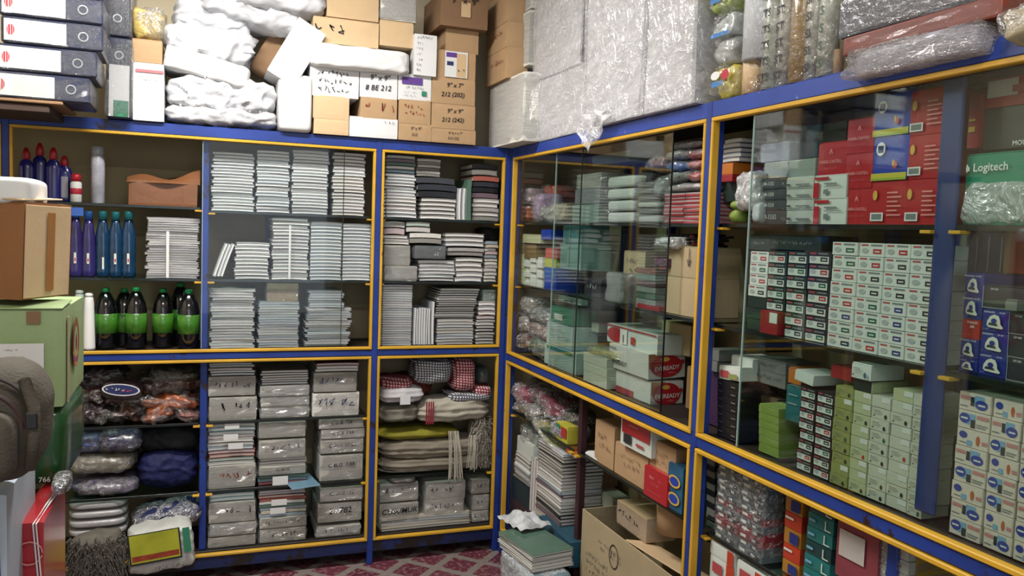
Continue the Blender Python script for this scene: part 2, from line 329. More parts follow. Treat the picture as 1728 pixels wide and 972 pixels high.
# ---------------- cabinets ----------------
ZS1, ZS2, ZU, ZM, ZL1, ZL2, ZB = 1.645, 1.345, 1.035, .99, .71, .40, .13
ZT, ZTT = 1.945, 2.0
DB = .38
def cabinet(name, label, S, u0, u1, posts, inner, ZU=1.035, ZM=.99, shelf_ranges=None):
    t = thing(name, label, 'cabinet', S, 0, 0, 0)
    def P(nm, a, y0, z0, b, y1, z1, m, bev=.003): return ob(nm, MB().box(a, y0, z0, b, y1, z1, m, bev), t)
    P('top_beam', u0, .0, ZT+.008, u1, .045, ZTT, blue2 if S == 'R' else blue)
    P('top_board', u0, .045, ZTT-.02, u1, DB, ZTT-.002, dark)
    P('middle_beam', u0, .002, ZM+.008, u1, .04, ZU-.008, blue)
    P('bottom_beam', u0, .002, .06, u1, .04, ZB-.014, mat('worn_dark_blue_paint', '#18244e', .5, .3, 5, wear=('#1d1512', 6, .5)))
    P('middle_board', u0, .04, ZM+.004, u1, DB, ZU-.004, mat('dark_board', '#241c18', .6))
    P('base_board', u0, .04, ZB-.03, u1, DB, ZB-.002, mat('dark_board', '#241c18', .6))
    P('back_board', u0, DB, .06, u1, DB+.012, ZTT, backp)
    for a in posts: P('post', a-.014, -.002, 0 if a < 9 else 0, a+.014, .045, ZTT-.001, blue)
    # yellow beads round each opening
    for a, b in zip(posts, posts[1:]):
        a += .014; b -= .014
        for z0, z1 in ((ZB-.014, ZM+.006), (ZU-.006, ZT+.008)):
            P('yellow_bead', a, -.004, z0, b, .02, z0+.012, yel, .002); P('yellow_bead', a, -.004, z1-.012, b, .02, z1, yel, .002)
            P('yellow_bead', a, -.004, z0+.012, a+.012, .02, z1-.012, yel, .002); P('yellow_bead', b-.012, -.004, z0+.012, b, .02, z1-.012, yel, .002)
    for a, y, z0, z1, m in inner: hw = .026 if a > 2.47 else .015; P('inner_post', a-hw, y, z0, a+hw, y+(.03 if a < 2.47 else .01), z1, m)
    for a, b, z in shelf_ranges:
        o = P('glass_shelf', a, .05, z-.011, b, DB-.01, z, gl_shelf, .0015); P('shelf_edge_and_shade', a, .046, z-.011, b, .0495, z, gl_edge, .0005)  # near-black edge strip also takes in the shadow under the shelf
        for q in (a+.008, b-.008): P('shelf_peg', q-.014, .03, z-.019, q+.014, .06, z-.0115, yel, .001)
    return t
dpost = mat('maroon_inner_post', '#3a2026', .5, .2)
cb = cabinet('display_cabinet', 'blue and yellow framed display cabinet along the wall facing the camera', 'B', -2.75, -.012,
    [-2.735, -2.13, -.644, -.014], [(-1.388, .05, ZB, ZM, blue), (-1.388, .05, ZU, ZT, blue), (-1.1, .34, ZU, ZT, blue)],
    shelf_ranges=[(-2.72, -2.15, 1.655), (-2.72, -2.15, ZS2)]+[(a, b, z) for a, b in ((-2.112, -1.408), (-1.37, -.664), (-.624, -.034)) for z in ((1.655 if a < -2 else ZS1), ZS2, ZL1 if a < -.7 else .405)]+[(a, b, ZL2) for a, b in ((-2.112, -1.408), (-1.37, -.664))])
cr = cabinet('glass_cabinet', 'blue and yellow framed cabinet with sliding glass along the right wall', 'R', .0, 3.6,
    [.02, 1.675, 3.45], [(.76, .06, ZB, ZM, dpost), (2.483, .042, ZU, ZT, mat('dull_blue_paint', '#22366a', .45, .2)), (.55, .33, ZU, ZT, blue), (.93, .33, ZU, ZT, blue), (1.2, .33, ZU, ZT, blue), (2.05, .33, ZU, ZT, blue), (2.4, .05, ZB, ZM, blue), (2.3, .33, ZU, ZT, blue)], ZU=ZUR, ZM=.962,
    shelf_ranges=[(a, b, z) for a, b in ((.035, 1.655), (1.70, 2.455), (2.511, 3.42)) for z in (ZS1, ZS2)]+[(.035, .74, ZL1), (.78, 1.655, ZL1), (1.70, 2.38, ZL1), (2.42, 3.42, ZL1)])
def pane(par, a, b, y, z0, z1, m, name='sliding_glass'):
    o = ob(name, MB().box(a, y, z0, b, y+.004, z1, m), par); ob('glass_edge', MB().box(b-.0015, y-.0005, z0, b+.0015, y+.0045, z1, gl_edge), o); ob('glass_edge', MB().box(a-.001, y-.0005, z0, a+.001, y+.0045, z1, mat('bright_glass_edge', '#9fb8b2', .2)), o)
pane(cb, -1.40, -.80, .012, ZU+.01, ZT-.006, gl_clear)
pane(cr, .036, .78, .012, ZUR+.01, ZT-.006, gl_clear); pane(cr, .50, 1.44, .022, ZUR+.01, ZT-.006, gl_teal)
pane(cr, 1.87, 3.4, .012, ZUR+.01, ZT-.006, gl_teal)
ZTT = 2.0012
# ---------------- builders for the goods ----------------
def copy_tree(o, parent=None):
    c = o.copy(); COL.objects.link(c); c.parent = parent
    for ch in list(o.children): copy_tree(ch, c)
    return c
ORD = 'second third fourth fifth sixth seventh eighth ninth tenth eleventh twelfth thirteenth fourteenth fifteenth sixteenth seventeenth eighteenth nineteenth twentieth'.split()
def nth(i, n, base='bottom', top='topmost'):
    if n == 1: return ''
    if i == 0: return ', '+base
    if i == n-1: return ', '+top
    if i < 20 and i <= n//2: return f', {ORD[i-1]} from {base.split()[-1]}'
    return f', {ORD[n-2-i]} from {top.split()[-1].replace("topmost", "top")}'
def unote(kind):
    """unit notebook 1 x 1 x 1: two covers round a page block; 'spine' shows a rounded spine in front"""
    k = ('n', kind)
    if k in _UB: return _UB[k]
    cov, pg, sp = {'w': (cov_w, pages, 0), 'ws': (cov_w, pages, 1), 'b': (cov_b, pages, 0), 'g': (cov_g, pages, 0), 'gs': (cov_g, pages, 1), 'd': (cov_d, pages, 1), 'do': (cov_d, pages, 0), 'm': (cov_m, pages, 0), 'ms': (cov_m, pages, 1)}[kind]
    mb = MB(); n = 4
    def slab(x0, x1, y0, y1, z0, z1, m, sag):
        for i in range(n):
            a, b = x0+(x1-x0)*i/n, x0+(x1-x0)*(i+1)/n; s0, s1 = sag*(1-4*a*a), sag*(1-4*b*b); c = len(mb.v); q = mb.mi(m)
            mb.v += [(a, y0, z0+s0), (b, y0, z0+s1), (b, y1, z0+s1), (a, y1, z0+s0), (a, y0, z1+s0), (b, y0, z1+s1), (b, y1, z1+s1), (a, y1, z1+s0)]
            F = [(0,3,2,1), (4,5,6,7), (0,1,5,4), (2,3,7,6)]+([(3,0,4,7)] if i == 0 else [])+([(1,2,6,5)] if i == n-1 else [])
            mb.f += [tuple(c+v for v in f) for f in F]; mb.m += [q]*len(F)
    sag = .12
    slab(-.5, .5, 0, 1, 0, .13, cov, sag); slab(-.5, .5, 0, 1, .74, .86, cov, sag); slab(-.485, .485, .02, .98, .13, .74, pg, sag)
    if sp: slab(-.5, .5, -.012, .03, .04, .83, cov, sag)
    _UB[k] = mb.mesh('notebook'); return _UB[k]
def stack(S, x0, x1, ytop, zb, d, n, dep, kinds, name, label, cat, group, jit=.004, lean=0., y1=None, rag=0.):
    u, z, w, h = rect(S, x0, ytop, x1, y1 or ytop+60, d, zb)
    if y1: z = zb if zb is not None else UZ(S, (x0+x1)/2, y1, d)[1]; h = UZ(S, (x0+x1)/2, ytop, d)[1]-z
    R = random.Random(int(x0*7+ytop)); th = h/n
    for i in range(n):
        o = ob(name, unote(R.choice(kinds))); tag(o, label+nth(i, n), cat, group)
        ww = w*(1-rag*R.random()); k = 1 if R.random() < .5 else -1
        o.matrix_world = Matrix.Translation(W(S, u+R.uniform(-jit, jit)+lean*(i/n-.5), d+abs(R.gauss(0, jit)), z+i*th)) @ Matrix.Rotation(RZ[S]+R.gauss(0, .012+jit), 4, 'Z') @ Matrix.Diagonal((ww*k, dep, th*.97, 1))
def standing(S, x0, x1, ytop, y1, zb, d, n, dep, kinds, name, label, cat, group, lean=0.):
    u, z, w, h = rect(S, x0, ytop, x1, y1, d, zb); R = random.Random(int(x0)); t = w/n
    for i in range(n):
        o = ob(name, unote(R.choice(kinds))); tag(o, label+nth(i, n, 'leftmost', 'rightmost').replace('from leftmost', 'from left').replace('from rightmost', 'from right'), cat, group)
        hh = h*R.uniform(.965, 1); a = lean+R.gauss(0, .006)
        o.matrix_world = Matrix.Translation(W(S, u-w/2+i*t+t*.98, d+R.random()*.004, z+hh/2+abs(a)*t*.5)) @ Matrix.Rotation(RZ[S], 4, 'Z') @ Matrix.Rotation(-math.pi/2+a, 4, 'Y') @ Matrix.Diagonal((hh, dep, t*.97, 1))
def packet(S, x0, y0, x1, y1, d, dep, label, m=None, zb=None, ink_m=None, rows=1, seed=0, words=None, wrp=None, name='paper_packet', cat='packet', group=None, tilt=0., area_=(.12, .35, .88, .85), rz=0., p=22, amp=.016):
    u, z, w, h = rect(S, x0, y0, x1, y1, d, zb)
    t = thing(name, label, cat, S, u, d, z+abs(tilt)*w/2, rz, group, tilt)
    ob('paper_block', soft(w, dep, h*.97, seed, amp, p, (8, 4, 6), nf=9, m=m or paper), t)
    wrap(t, w, dep, h*.97, wrp or filmm, seed)
    if words: text(t, words, 0, h*(area_[1]+area_[3])/2, min(h*.42, w*1.35/len(words)), ink_m or ink, y=-.0085, rot=.03, name='handwriting', shear=.15)
    elif ink_m is not False: scrib(t, w*(area_[0]-.5), h*area_[1], w*(area_[2]-.5), h*area_[3], ink_m or ink, seed, -.0085, rows)
    return t, w, h
def carton(S, x0, y0, x1, y1, d, dep, label, m=None, zb=None, rows=0, seed=0, words=None, ink_m=None, rz=0., tilt=0., tape=True, cat='carton', name='carton', group=None, area_=(.12, .3, .88, .85), b=.004, seam=True, wsize=.3):
    u, z, w, h = rect(S, x0, y0, x1, y1, d, zb); m = m or cardb
    t = thing(name, label, cat, S, u, d, z+abs(tilt)*w/2, rz, group, tilt)
    R = random.Random(seed)
    ob('body', soft(w, dep, h*.985, seed, .010, 26, (4, 3, 4), nf=4, m=m), t)
    # top flaps meet in a seam
    bpart(t, 'flap', w*.985, dep*.485, .003, m, 0, .002, h*.982, .001); bpart(t, 'flap', w*.985, dep*.485, .003, m, 0, dep*.51, h*.982, .001)
    if tape: bpart(t, 'tape', .045, dep*.6, .0008, tapem, 0, .0, h*.982+.0032, 0); bpart(t, 'tape', .045 if w > .12 else w*.3, .0008, h*.28, tapem, 0, -.0022, h*.70, 0)
    if words:
        for i, s in enumerate(words.split('\n')): text(t, s, w*.02*(-1)**i, h*(.72-i*.36), h*wsize, ink_m or ink, -.004, .03, 'handwriting', shear=.2)
    if rows: scrib(t, w*(area_[0]-.5), h*area_[1], w*(area_[2]-.5), h*area_[3], ink_m or ink, seed, -.004, rows)
    return t, w, h
def sack(S, x0, y0, x1, y1, d, dep, label, m=None, zb=None, seed=0, tilt=0., rz=0., name='wrapped_bundle', cat='bundle', amp=.11, p=5.5, pillow=.12, groove=0, film_m=None, group=None, ties=0, nf=8., bend=0., pitch=0., gd=.05, n=(30, 10, 16), part='bundle_body'):
    u, z, w, h = rect(S, x0, y0, x1, y1, d, zb); m = m or whitep
    t = thing(name, label, cat, S, u, d, z, rz, group, tilt, pitch)
    if tilt: t.location = Vector(W(S, u, d, z+h/2)) - (Matrix.Rotation(RZ[S]+rz, 3, 'Z') @ Matrix.Rotation(tilt, 3, 'Y') @ Vector((0, 0, h/2)))
    ob(part, soft(w, dep, h, seed, amp, p, n, groove, pillow, nf, m, bend, gd), t)
    if film_m: ob('plastic_wrap', soft(w*1.03, dep*1.03, h*1.04, seed+1, amp*1.5, p, (12, 6, 7), 0, pillow, nf*1.5, film_m), t, (0, -.01, 0))
    for k in range(ties):
        x = (k+1)/(ties+1)*w-w/2
        ob('tie_band', MB().box(x-.002, -.006, -.002, x+.002, dep+.004, h*1.0+.003, m), t)
    return t, w, h
def bottle(S, px, ytop, ybot, d, zb, label, prof, mbody, cap, mcap, lab=None, mlab=None, name='bottle', sy=1., group=None, cat='bottle', tilt=0, width=None):
    u, z, w, h = rect(S, px-width/2, ytop, px+width/2, ybot, d, zb)
    t = thing(name, label, cat, S, u, d+w/2, z, 0, group, tilt)
    r = w/2
    ob('body', MB().lathe([(a*r, b*h) for a, b in prof], mbody, 18, sy=sy).mesh('body', True), t)
    ob('cap', MB().lathe([(a*r, b*h) for a, b in cap], mcap, 14, sy=sy).mesh('cap', True), t)
    if lab: ob('label_wrap', MB().lathe([(lab[2]*r*.98, lab[0]*h), (lab[2]*r*1.02, lab[0]*h+.001), (lab[2]*r*1.02, lab[1]*h-.001), (lab[2]*r*.98, lab[1]*h)], mlab, 18, sy=sy).mesh('label', True), t)
    return t, r, h
navy = mat('navy_binder_board', '#262a3d', .4, .2, coat=.5, bump=.3, bscale=30)
lblw = mat('pale_label', '#cfd3c8', .5, .06); redp = mat('red_print', '#a8283a', .5, .08); greenp = mat('green_print', '#2f7a5c', .5, .08)
steel = mat('steel', '#c8ccd0', .25, .05, metal=.9)
purple = mat('purple_print', '#5a3a86', .5)
# ---- lever-arch files, flat, top left of the cabinet ----
bfs = [(-40, 10, 172, 34, -.36), (-2, 21, 174, 74, -.34), (2, 64, 174, 114, -.34), (-6, 108, 164, 152, -.34), (-14, 146, 152, 190, -.34)]
ordn = ['topmost', 'second', 'third', 'fourth', 'bottom']
for i, (x0, y0, x1, y1, d) in enumerate(bfs[::-1]):
    u, z, w, h = rect('B', x0, y0, x1, y1, d)
    if i == 0: zlev = ZTT+.012
    h = .094; z = zlev; zlev += h+.003
    t = thing('lever_arch_file', f'dark lever arch file lying flat in plastic, {ordn[4-i]} of the pile', 'file', 'B', u, d, z, .02, 'lever arch files lying flat')
    bpart(t, 'file_board', w, .27, h, navy, 0, 0, 0, .006)
    fl = i == 4
    lx = .06*w if fl else -.17*w
    L = bpart(t, 'spine_label', w*.6, .001, h*.80, lblw, lx, -.0014, h*.1, 0)
    prints(L, 'ruled_lines', w*.6, h*.8, [(greyp, .28, .12+.1*k, .97, .13+.1*k) for k in range(8)]+[(redp, .04, .25, .17, .75, 'e'), (lblw, .10, .2, .11, .8), (lblw, .06, .25, .065, .8), (lblw, .14, .25, .145, .8)], -.0006)
    mb = MB(); rx = w*(.30 if not fl else -.36)
    for k in range(20):
        a, b = 2*math.pi*k/20, 2*math.pi*(k+1)/20; r1, r2 = .013, .0175; q = lambda r, c: (rx+r*math.cos(c), -.003, h/2+r*math.sin(c)); mb.poly([q(r1, a), q(r2, a), q(r2, b), q(r1, b)], steel)
    ob('finger_ring', mb, t); wrap(t, w, .27, h, filmf, i, .005)
bpd = bpart(thing('cardboard_sheet', 'brown cardboard sheet under the pile of dark files', 'cardboard', 'B', -2.19, -.34, ZTT), 'sheet', .62, .34, .012, cardd)
t = thing('support_plank', 'dark plank jutting from the cabinet top under the files', 'plank', 'B', -2.3, -.33, 1.97); bpart(t, 'plank', .75, .34, .028, mat('dark_wood', '#3a2a22', .7))
for (x0, y0, x1, y1, lb, up) in ((176, -60, 220, 61, 'dark lever arch file standing upright above another, ring in its spine', 1), (178, 63, 221, 209, 'dark upright lever arch file with white and green spine label', 0)):
    u, z, w, h = rect('B', x0, y0, x1, y1, -.05, None if up else ZTT)
    t = thing('upright_file', lb, 'file', 'B', u, -.05, z, 0, None, .012)
    bpart(t, 'file_board', w, .27, h, navy, 0, 0, 0, .005)
    if up: prints(t, 'spine_label', w, h, [(lblw, .1, .58, .92, .98), (redp, .3, .85, .7, .95)])
    else: prints(t, 'spine_label', w, h, [(white, .12, .02, .92, .66), (greenp, .3, .02, .9, .22)])
    mb = MB(); zz = h*(.25 if up else .78)
    for k in range(18):
        a, b = 2*math.pi*k/18, 2*math.pi*(k+1)/18; q = lambda r, c: (r*math.cos(c), -.003, zz+r*math.sin(c)); mb.poly([q(.012, a), q(.017, a), q(.017, b), q(.012, b)], steel)
    ob('finger_ring', mb, t); wrap(t, w, .27, h, filmm, 1)
# ---- narrow column of goods ----
carton('B', 224, 106, 277, 214, -.02, .25, 'tall white carton with a red band standing beside the files', white, ZTT, tape=False)
t = [o for o in COL.objects if o.get('label', '').startswith('tall white carton with a red band')][0]
u, z, w, h = rect('B', 224, 106, 277, 214, -.02, ZTT); prints(t, 'printed_band', w, h, [(mat('pink_print', '#b86a6e', .5), .08, .83, .98, .88)], -.004); scrib(t, -w*.35, h*.68, w*.35, h*.78, ink, 4, -.004, 2)
carton('B', 223, 67, 274, 106, -.02, .22, 'small brown carton on the tall white red-banded carton', cardb, tape=False)
sack('B', 224, 12, 278, 67, 0, .2, 'yellowish clear bag of loose packs above the small brown carton', mat('yellowish_packs', '#b9a35c', .5, .4, 14, coat=.6, bump=.8, bscale=20), seed=3, amp=.14, film_m=filmm, name='packed_bag', cat='bag', part='bag')
# ---- white bundles ----
greyc = mat('grey_underside', '#9a968c', .7)
S_ = sack
S_('B', 279, 176, 470, 226, -.02, .34, 'flat white plastic bundle lying lowest on the cabinet top', seed=11, zb=ZTT, pillow=.25, film_m=filmf)
S_('B', 282, 126, 462, 186, -.02, .34, 'plump white bundle second from the cabinet top, below the long slanting pack', seed=12, pillow=.15)
S_('B', 274, 92, 424, 132, -.03, .3, 'long white paper pack slanting down to the right', seed=13, tilt=.20, p=9, amp=.03, pillow=0, m=white, ties=1)
S_('B', 272, 38, 434, 98, 0, .3, 'lumpy white bundle with tied left end above the slanting pack', seed=14, tilt=.10, amp=.1)
S_('B', 292, 2, 424, 54, .06, .28, 'short white roll poking up at the left of the bundles', seed=15, tilt=.13, amp=.08)
S_('B', 340, -28, 524, 44, .02, .3, 'big white sack sloping across the top of the bundles', seed=16, tilt=.16, amp=.07)
S_('B', 400, -40, 556, 18, -.03, .3, 'topmost rounded white sack cut by the upper edge', seed=17, tilt=.05, amp=.05)
# a long white box leaning to the right, an upright one beside it
carton('B', 447, 36, 501, 146, -.04, .24, 'long white box leaning over the upright white pack', white, tilt=.50, tape=False, seed=5)
S_('B', 470, 124, 528, 231, -.04, .2, 'upright white ream pack standing on the cabinet edge', white, zb=ZTT, seed=18, p=9, amp=.025, pillow=0)
S_('B', 440, 40, 474, 130, .14, .14, 'brown paper pack behind the leaning white box', cardd, seed=19, tilt=.5, p=8, amp=.03)
# ---- cartons in the middle ----
carton('B', 552, -50, 640, 33, 0, .3, 'plain brown carton topmost at the upper edge, left of the clear-wrapped pile', cardl, tape=False)
carton('B', 528, 33, 640, 76, -.01, .3, 'wide brown carton with inked lettering under the topmost carton', cardl, tape=False, rows=1, seed=3, area_=(.03, .3, .42, .85))
carton('B', 641, 36, 698, 79, -.01, .3, 'square brown carton with torn lower corner beside the wide one', cardl, tape=False)
packet('B', 642, -8, 703, 35, 0, .25, 'white paper pile in clear wrap on the square brown carton', paper, ink_m=False, seed=4, wrp=filmw)
S_('B', 522, 76, 697, 118, -.07, .34, 'wide white wrapped roll pack lying across the white cartons', white, seed=21, p=7, amp=.035, pillow=0)
WC = [(522, 112, 606, 164, 'white carton with sideways ink marks, below the wide roll pack', 3, None, (.15, .1, .8, .9)),
      (607, 118, 671, 166, 'white carton inked with its sheet size, between two white cartons', 0, '9" x 9"\n8 BE 212', None),
      (589, 199, 671, 244, 'white carton with blank face sitting on the cabinet top', 1, None, (.72, .7, .95, .93))]
for (x0, y0, x1, y1, lb, rows, wd, ar) in WC:
    carton('B', x0, y0, x1, y1, -.02, .3, lb, white, zb=ZTT if y1 > 240 else None, rows=rows, words=wd, tape=False, seed=x0, area_=ar or (.1, .1, .9, .9), wsize=.26)
t, w, h = carton('B', 672, 126, 728, 171, -.02, .28, 'white carton with purple printed oblong and green spot', white, tape=False)
prints(t, 'printed_label', w, h, [(purple, .1, .62, .72, .88), (greenp, .7, .22, .85, .4)], -.004); scrib(t, -w*.4, h*.42, w*.3, h*.58, ink, 8, -.004); scrib(t, -w*.45, h*.15, w*.15, h*.38, greyc, 9, -.004, 2)
t, w, h = carton('B', 699, 58, 737, 128, -.04, .08, 'tall narrow white carton with a column of ink marks', white, tape=False)
scrib(t, -w*.38, h*.86, w*.38, h*.97, ink, 5, -.004); [scrib(t, -w*.4, h*(.08+.13*k), -w*.15, h*(.17+.13*k), ink, 20+k, -.004) for k in range(6)]
BC = [(528, 158, 590, 201, 'scuffed brown carton below the white carton with sideways marks', 0, None, cardl), (529, 201, 589, 238, 'brown carton on the cabinet top next to the upright white pack', 0, None, cardl),
      (608, 164, 670, 203, 'brown carton inked in red on the blank white carton', 1, None, cardb), (673, 168, 727, 209, 'brown carton with red ink under the purple printed carton', 2, None, cardb), (672, 209, 728, 250, 'brown carton inked with size marks, left of two stacked on the edge', 0, '9" x 9"\n212', cardb),
      (728, 132, 802, 176, 'brown carton with dark writing under the one with a picture label', 0, '9" x 7"\n212 (202)', cardb), (728, 176, 802, 218, 'brown carton with red and dark writing, second up from the cabinet edge', 0, '9" x 9"\n212 (242)', cardb), (728, 218, 803, 253, 'brown carton with ink writing standing at the corner end of the cabinet', 0, '9" 6.1 x 7"\n212 (22)', cardb),
      (752, 46, 808, 90, 'plain brown carton under the dark taped one', 0, None, cardb)]
for k, (x0, y0, x1, y1, lb, rows, wd, m) in enumerate(BC):
    carton('B', x0, y0, x1, y1, -.02 if k != 8 else .0, .3, lb, m, zb=ZTT if y1 > 235 else None, rows=rows, words=wd, tape=False, seed=k+30, ink_m=inkr if k in (2, 3) else None, wsize=.24)
t, w, h = carton('B', 737, 86, 803, 133, -.02, .3, 'brown carton with a worn picture label on its face', cardb, tape=False)
prints(t, 'picture_label', w, h, [(white, .2, .04, .78, .97), (cardl, .5, .06, .75, .9), (purple, .23, .75, .5, .92), (inkb, .25, .45, .42, .6)], -.004); scrib(t, w*.03, h*.2, w*.2, h*.4, ink, 3, -.005)
t, w, h = carton('B', 744, -12, 824, 47, -.05, .32, 'dark brown carton at the top edge with a torn patch of tape', cardd, tape=False, rz=0.0)
prints(t, 'torn_patch', w, h, [(cardl, .42, .3, .62, .72)], -.004); text(t, '9"  x  9"', 0, h*.75, h*.25, ink, -.004)
# ---- corner goods (on the right cabinet) ----
for (y0, y1, lb) in ((-40, 47, 'topmost'), (47, 88, 'middle'), (88, 139, 'lowest')):
    t, w, h = carton('R', 821, y0, 856, y1, -.10, .1, f'{lb} of three brown cartons piled in the corner', cardb, tape=False, rows=0, group='corner cartons'); scrib(t, -w*.3, h*.5, w*.35, h*.75, inkr, y1, -.004)
packet('R', 806, 122, 826, 215, .06, .1, 'crinkled clear-wrapped pack behind the corner cartons', paper, ink_m=False, wrp=filmw)
packet('R', 826, 130, 884, 242, -.08, .16, 'large clear-wrapped ream pack lowest in the corner', paper, zb=ZTT, ink_m=False, seed=8, wrp=filmm, group=None)
packet('R', 862, 24, 893, 116, -.02, .12, 'white ream pile in clear wrap above the corner ream pack', paper, ink_m=False, seed=9)
packet('R', 862, -60, 897, 24, -.01, .12, 'white wrapped pack at the top edge over the ream pile', paper, ink_m=False, seed=10)
ribbed = mat('ribbed_sheet_pack', '#c6c6ca', .4, .3, 6, coat=.4, bump=.9, bscale=30, stretch=(1, 1, 5))
boards = [(908, 122, 986, 247, .0, 'clear-wrapped white sheet pack standing at the corner end, lower'), (905, -40, 984, 122, .0, 'clear-wrapped white sheet pack standing upon another near the corner'),
          (990, -60, 1088, 240, -.02, 'tall film-wrapped board pack in the middle of three, film hanging down'), (1092, -60, 1176, 208, -.02, 'tall film-wrapped board pack next to the plastic rolls')]
for k, (x0, y0, x1, y1, d, lb) in enumerate(boards):
    zb = None if k == 1 else ZTT
    u, z, w, h = rect('R', x0, y0, x1, y1, d, zb)
    t = thing('board_pack', lb, 'pack', 'R', u, d, z, 0, None)
    ob('boards', soft(w, .30, h, 60+k, .012, 22, (10, 5, 16), nf=5, m=ribbed), t)
    ob('plastic_wrap', soft(w*1.01, .31, h*1.0, 70+k, .02, 18, (12, 6, 18), nf=9, m=film('board_pack_wrap', .16, .22, 13, streak=.35)), t, (0, -.012, 0))
    if k == 2: ob('hanging_film', MB().grid(lambda a, b: (-w*.45+a*w*.5+.02*math.sin(b*9), -.02-.012*math.sin(a*14+b*3), .05-b*.15*(1-abs(a-.25)*1.1)), 12, 8, filmw).mesh('hanging_film', True), t)
# ---- plastics and rolls along the right cabinet top ----
def roll(px, y0, y1, wpx, d, label, m, zb=ZTT, letters=None, mlet=None, name='paper_roll', cap=None):
    u, z, w, h = rect('R', px-wpx/2, y0, px+wpx/2, y1, d, zb); r = w/2
    t = thing(name, label, 'roll', 'R', u, d+r, z)
    ob('rolled_sheet', MB().lathe([(r*.5, 0), (r, .0), (r, h), (r*.55, h)], m, 20).mesh('roll', True), t)
    ob('plastic_sleeve', MB().lathe([(r*1.05, 0), (r*1.06, h*.3), (r*1.04, h*.6), (r*1.06, h)], filmf, 14).mesh('sleeve', True), t)
    if letters:
        for k in range(int(h/.042)): text(t, letters, 0, .03+k*.042, .030, mlet, -r*1.075, 0, 'printed_letters')
    return t
olive = mat('olive_patterned_film', '#a5ab9c', .35, .35, 30, coat=.6, bump=.5); gold = mat('golden_film_roll', '#94742c', .3, .25, 8, coat=.7, bump=.3); silv = mat('silvery_film_roll', '#a5a59a', .3, .4, 12, coat=.8, bump=.6); woodr = mat('pale_tan_roll', '#c9a774', .6, .15)
roll(1258, 92, 168, 30, .0, 'tan cardboard roll below the white roll end', woodr); roll(1265, -120, 97, 42, -.02, 'big white paper roll standing on the tan roll', mat('white_roll', '#d5dbe0', .5), zb=UZ('R', 1265, 97, -.02)[1])
roll(1293, -90, 160, 26, .0, 'silver green roll with printed letters next to the white roll', olive, letters='STS', mlet=ink)
roll(1318, -100, 152, 22, .01, 'clear silver roll between the green and the golden rolls', silv, letters='ST', mlet=ink)
roll(1341, -100, 146, 28, .0, 'golden brown plastic roll', gold)
roll(1366, -100, 142, 22, .01, 'silver roll right of the golden one, with letters', silv, letters='SI', mlet=ink)
roll(1388, -100, 138, 24, .0, 'green roll lettered down its length, last before the wrapped packs', olive, letters='S', mlet=mat('dark_green_ink', '#1f4a38', .5))
roll(1406, 84, 128, 14, .02, 'short brown cardboard tube end under the wrapped packs', cardb)
multi = mat('bright_printed_bag', rough=.3, var=.3, coat=.7, bump=.8, bscale=20, pal=['#c9b32a', '#4a7fae', '#b0473f', '#cfcfc4'])
for k, (x0, y0, x1, y1, c, lb) in enumerate(((1202, 108, 1240, 182, '#c2b23c', 'yellow and blue printed plastic bag on the beam beside the board pack'), (1203, 62, 1238, 110, '#9fa3a0', 'grey clear bag stuffed above the yellow printed bag'), (1204, 20, 1240, 64, '#a9b3b0', 'silvery bag with a blue band, below the top one'), (1200, -30, 1240, 22, '#8fa24e', 'green and yellow printed bag at the top edge by the white roll'))):
    t, w, h = sack('R', x0, y0, x1, y1, 0, .14, lb, mat(f'bag_print_{k}', c, .3, .35, 12, coat=.7, bump=.8, bscale=20), seed=40+k, zb=ZTT if k == 0 else None, film_m=filmf, name='printed_bag', cat='bag', part='bag')
    if k in (0, 3): prints(t, 'printed_patch', w, h, [(mat('sky_blue', '#3a74b0', .4), .15, .35, .6, .5), (redp, .55, .5, .9, .8, 'e'), (white, .1, .55, .5, .8, 'e')], -.014)
    if k == 2: prints(t, 'printed_patch', w, h, [(mat('sky_blue', '#3a74b0', .4), .1, .05, .9, .2)], -.014)
lav = mat('lavender_sheets', '#a6a3b4', .4, .15, 4, coat=.6, bump=.4); redw = mat('red_brown_board', '#7a3526', .5, .2); dgrey = mat('dark_grey_plastic', '#4a4c55', .4, .2, coat=.6, bump=.4)
packet('R', 1428, 56, 1650, 112, -.04, .3, 'big pale packet in crumpled clear plastic over the beam', lav, ink_m=False, seed=51, wrp=film('crumpled_bag_plastic', .12, .42, 9, streak=.6, rough=.1), tilt=0, p=8, amp=.05)
t, w, h = packet('R', 1424, 26, 1690, 60, -.03, .3, 'flat red-brown edged board on the pale plastic packet', redw, ink_m=False, seed=52, wrp=filmf)
packet('R', 1418, -40, 1655, 32, -.03, .3, 'dark grey wrapped packet topmost by the rolls', dgrey, ink_m=False, seed=53, wrp=filmm)
carton('R', 1432, 108, 1726, 124, .01, .3, 'flat brown board lying on the beam under the plastic packets', cardd, zb=ZTT, tape=False)
sack('R', 1678, 0, 1790, 66, -.05, .3, 'cream cloth bundle in a plastic bag at the right end', mat('cream_cloth', '#b5a888', .7, .15), seed=55, film_m=filmm, amp=.08, zb=None)
carton('R', 1690, 66, 1800, 84, .0, .3, 'brown carton beneath the cream bundle at the right end', cardd, zb=ZTT, tape=False)
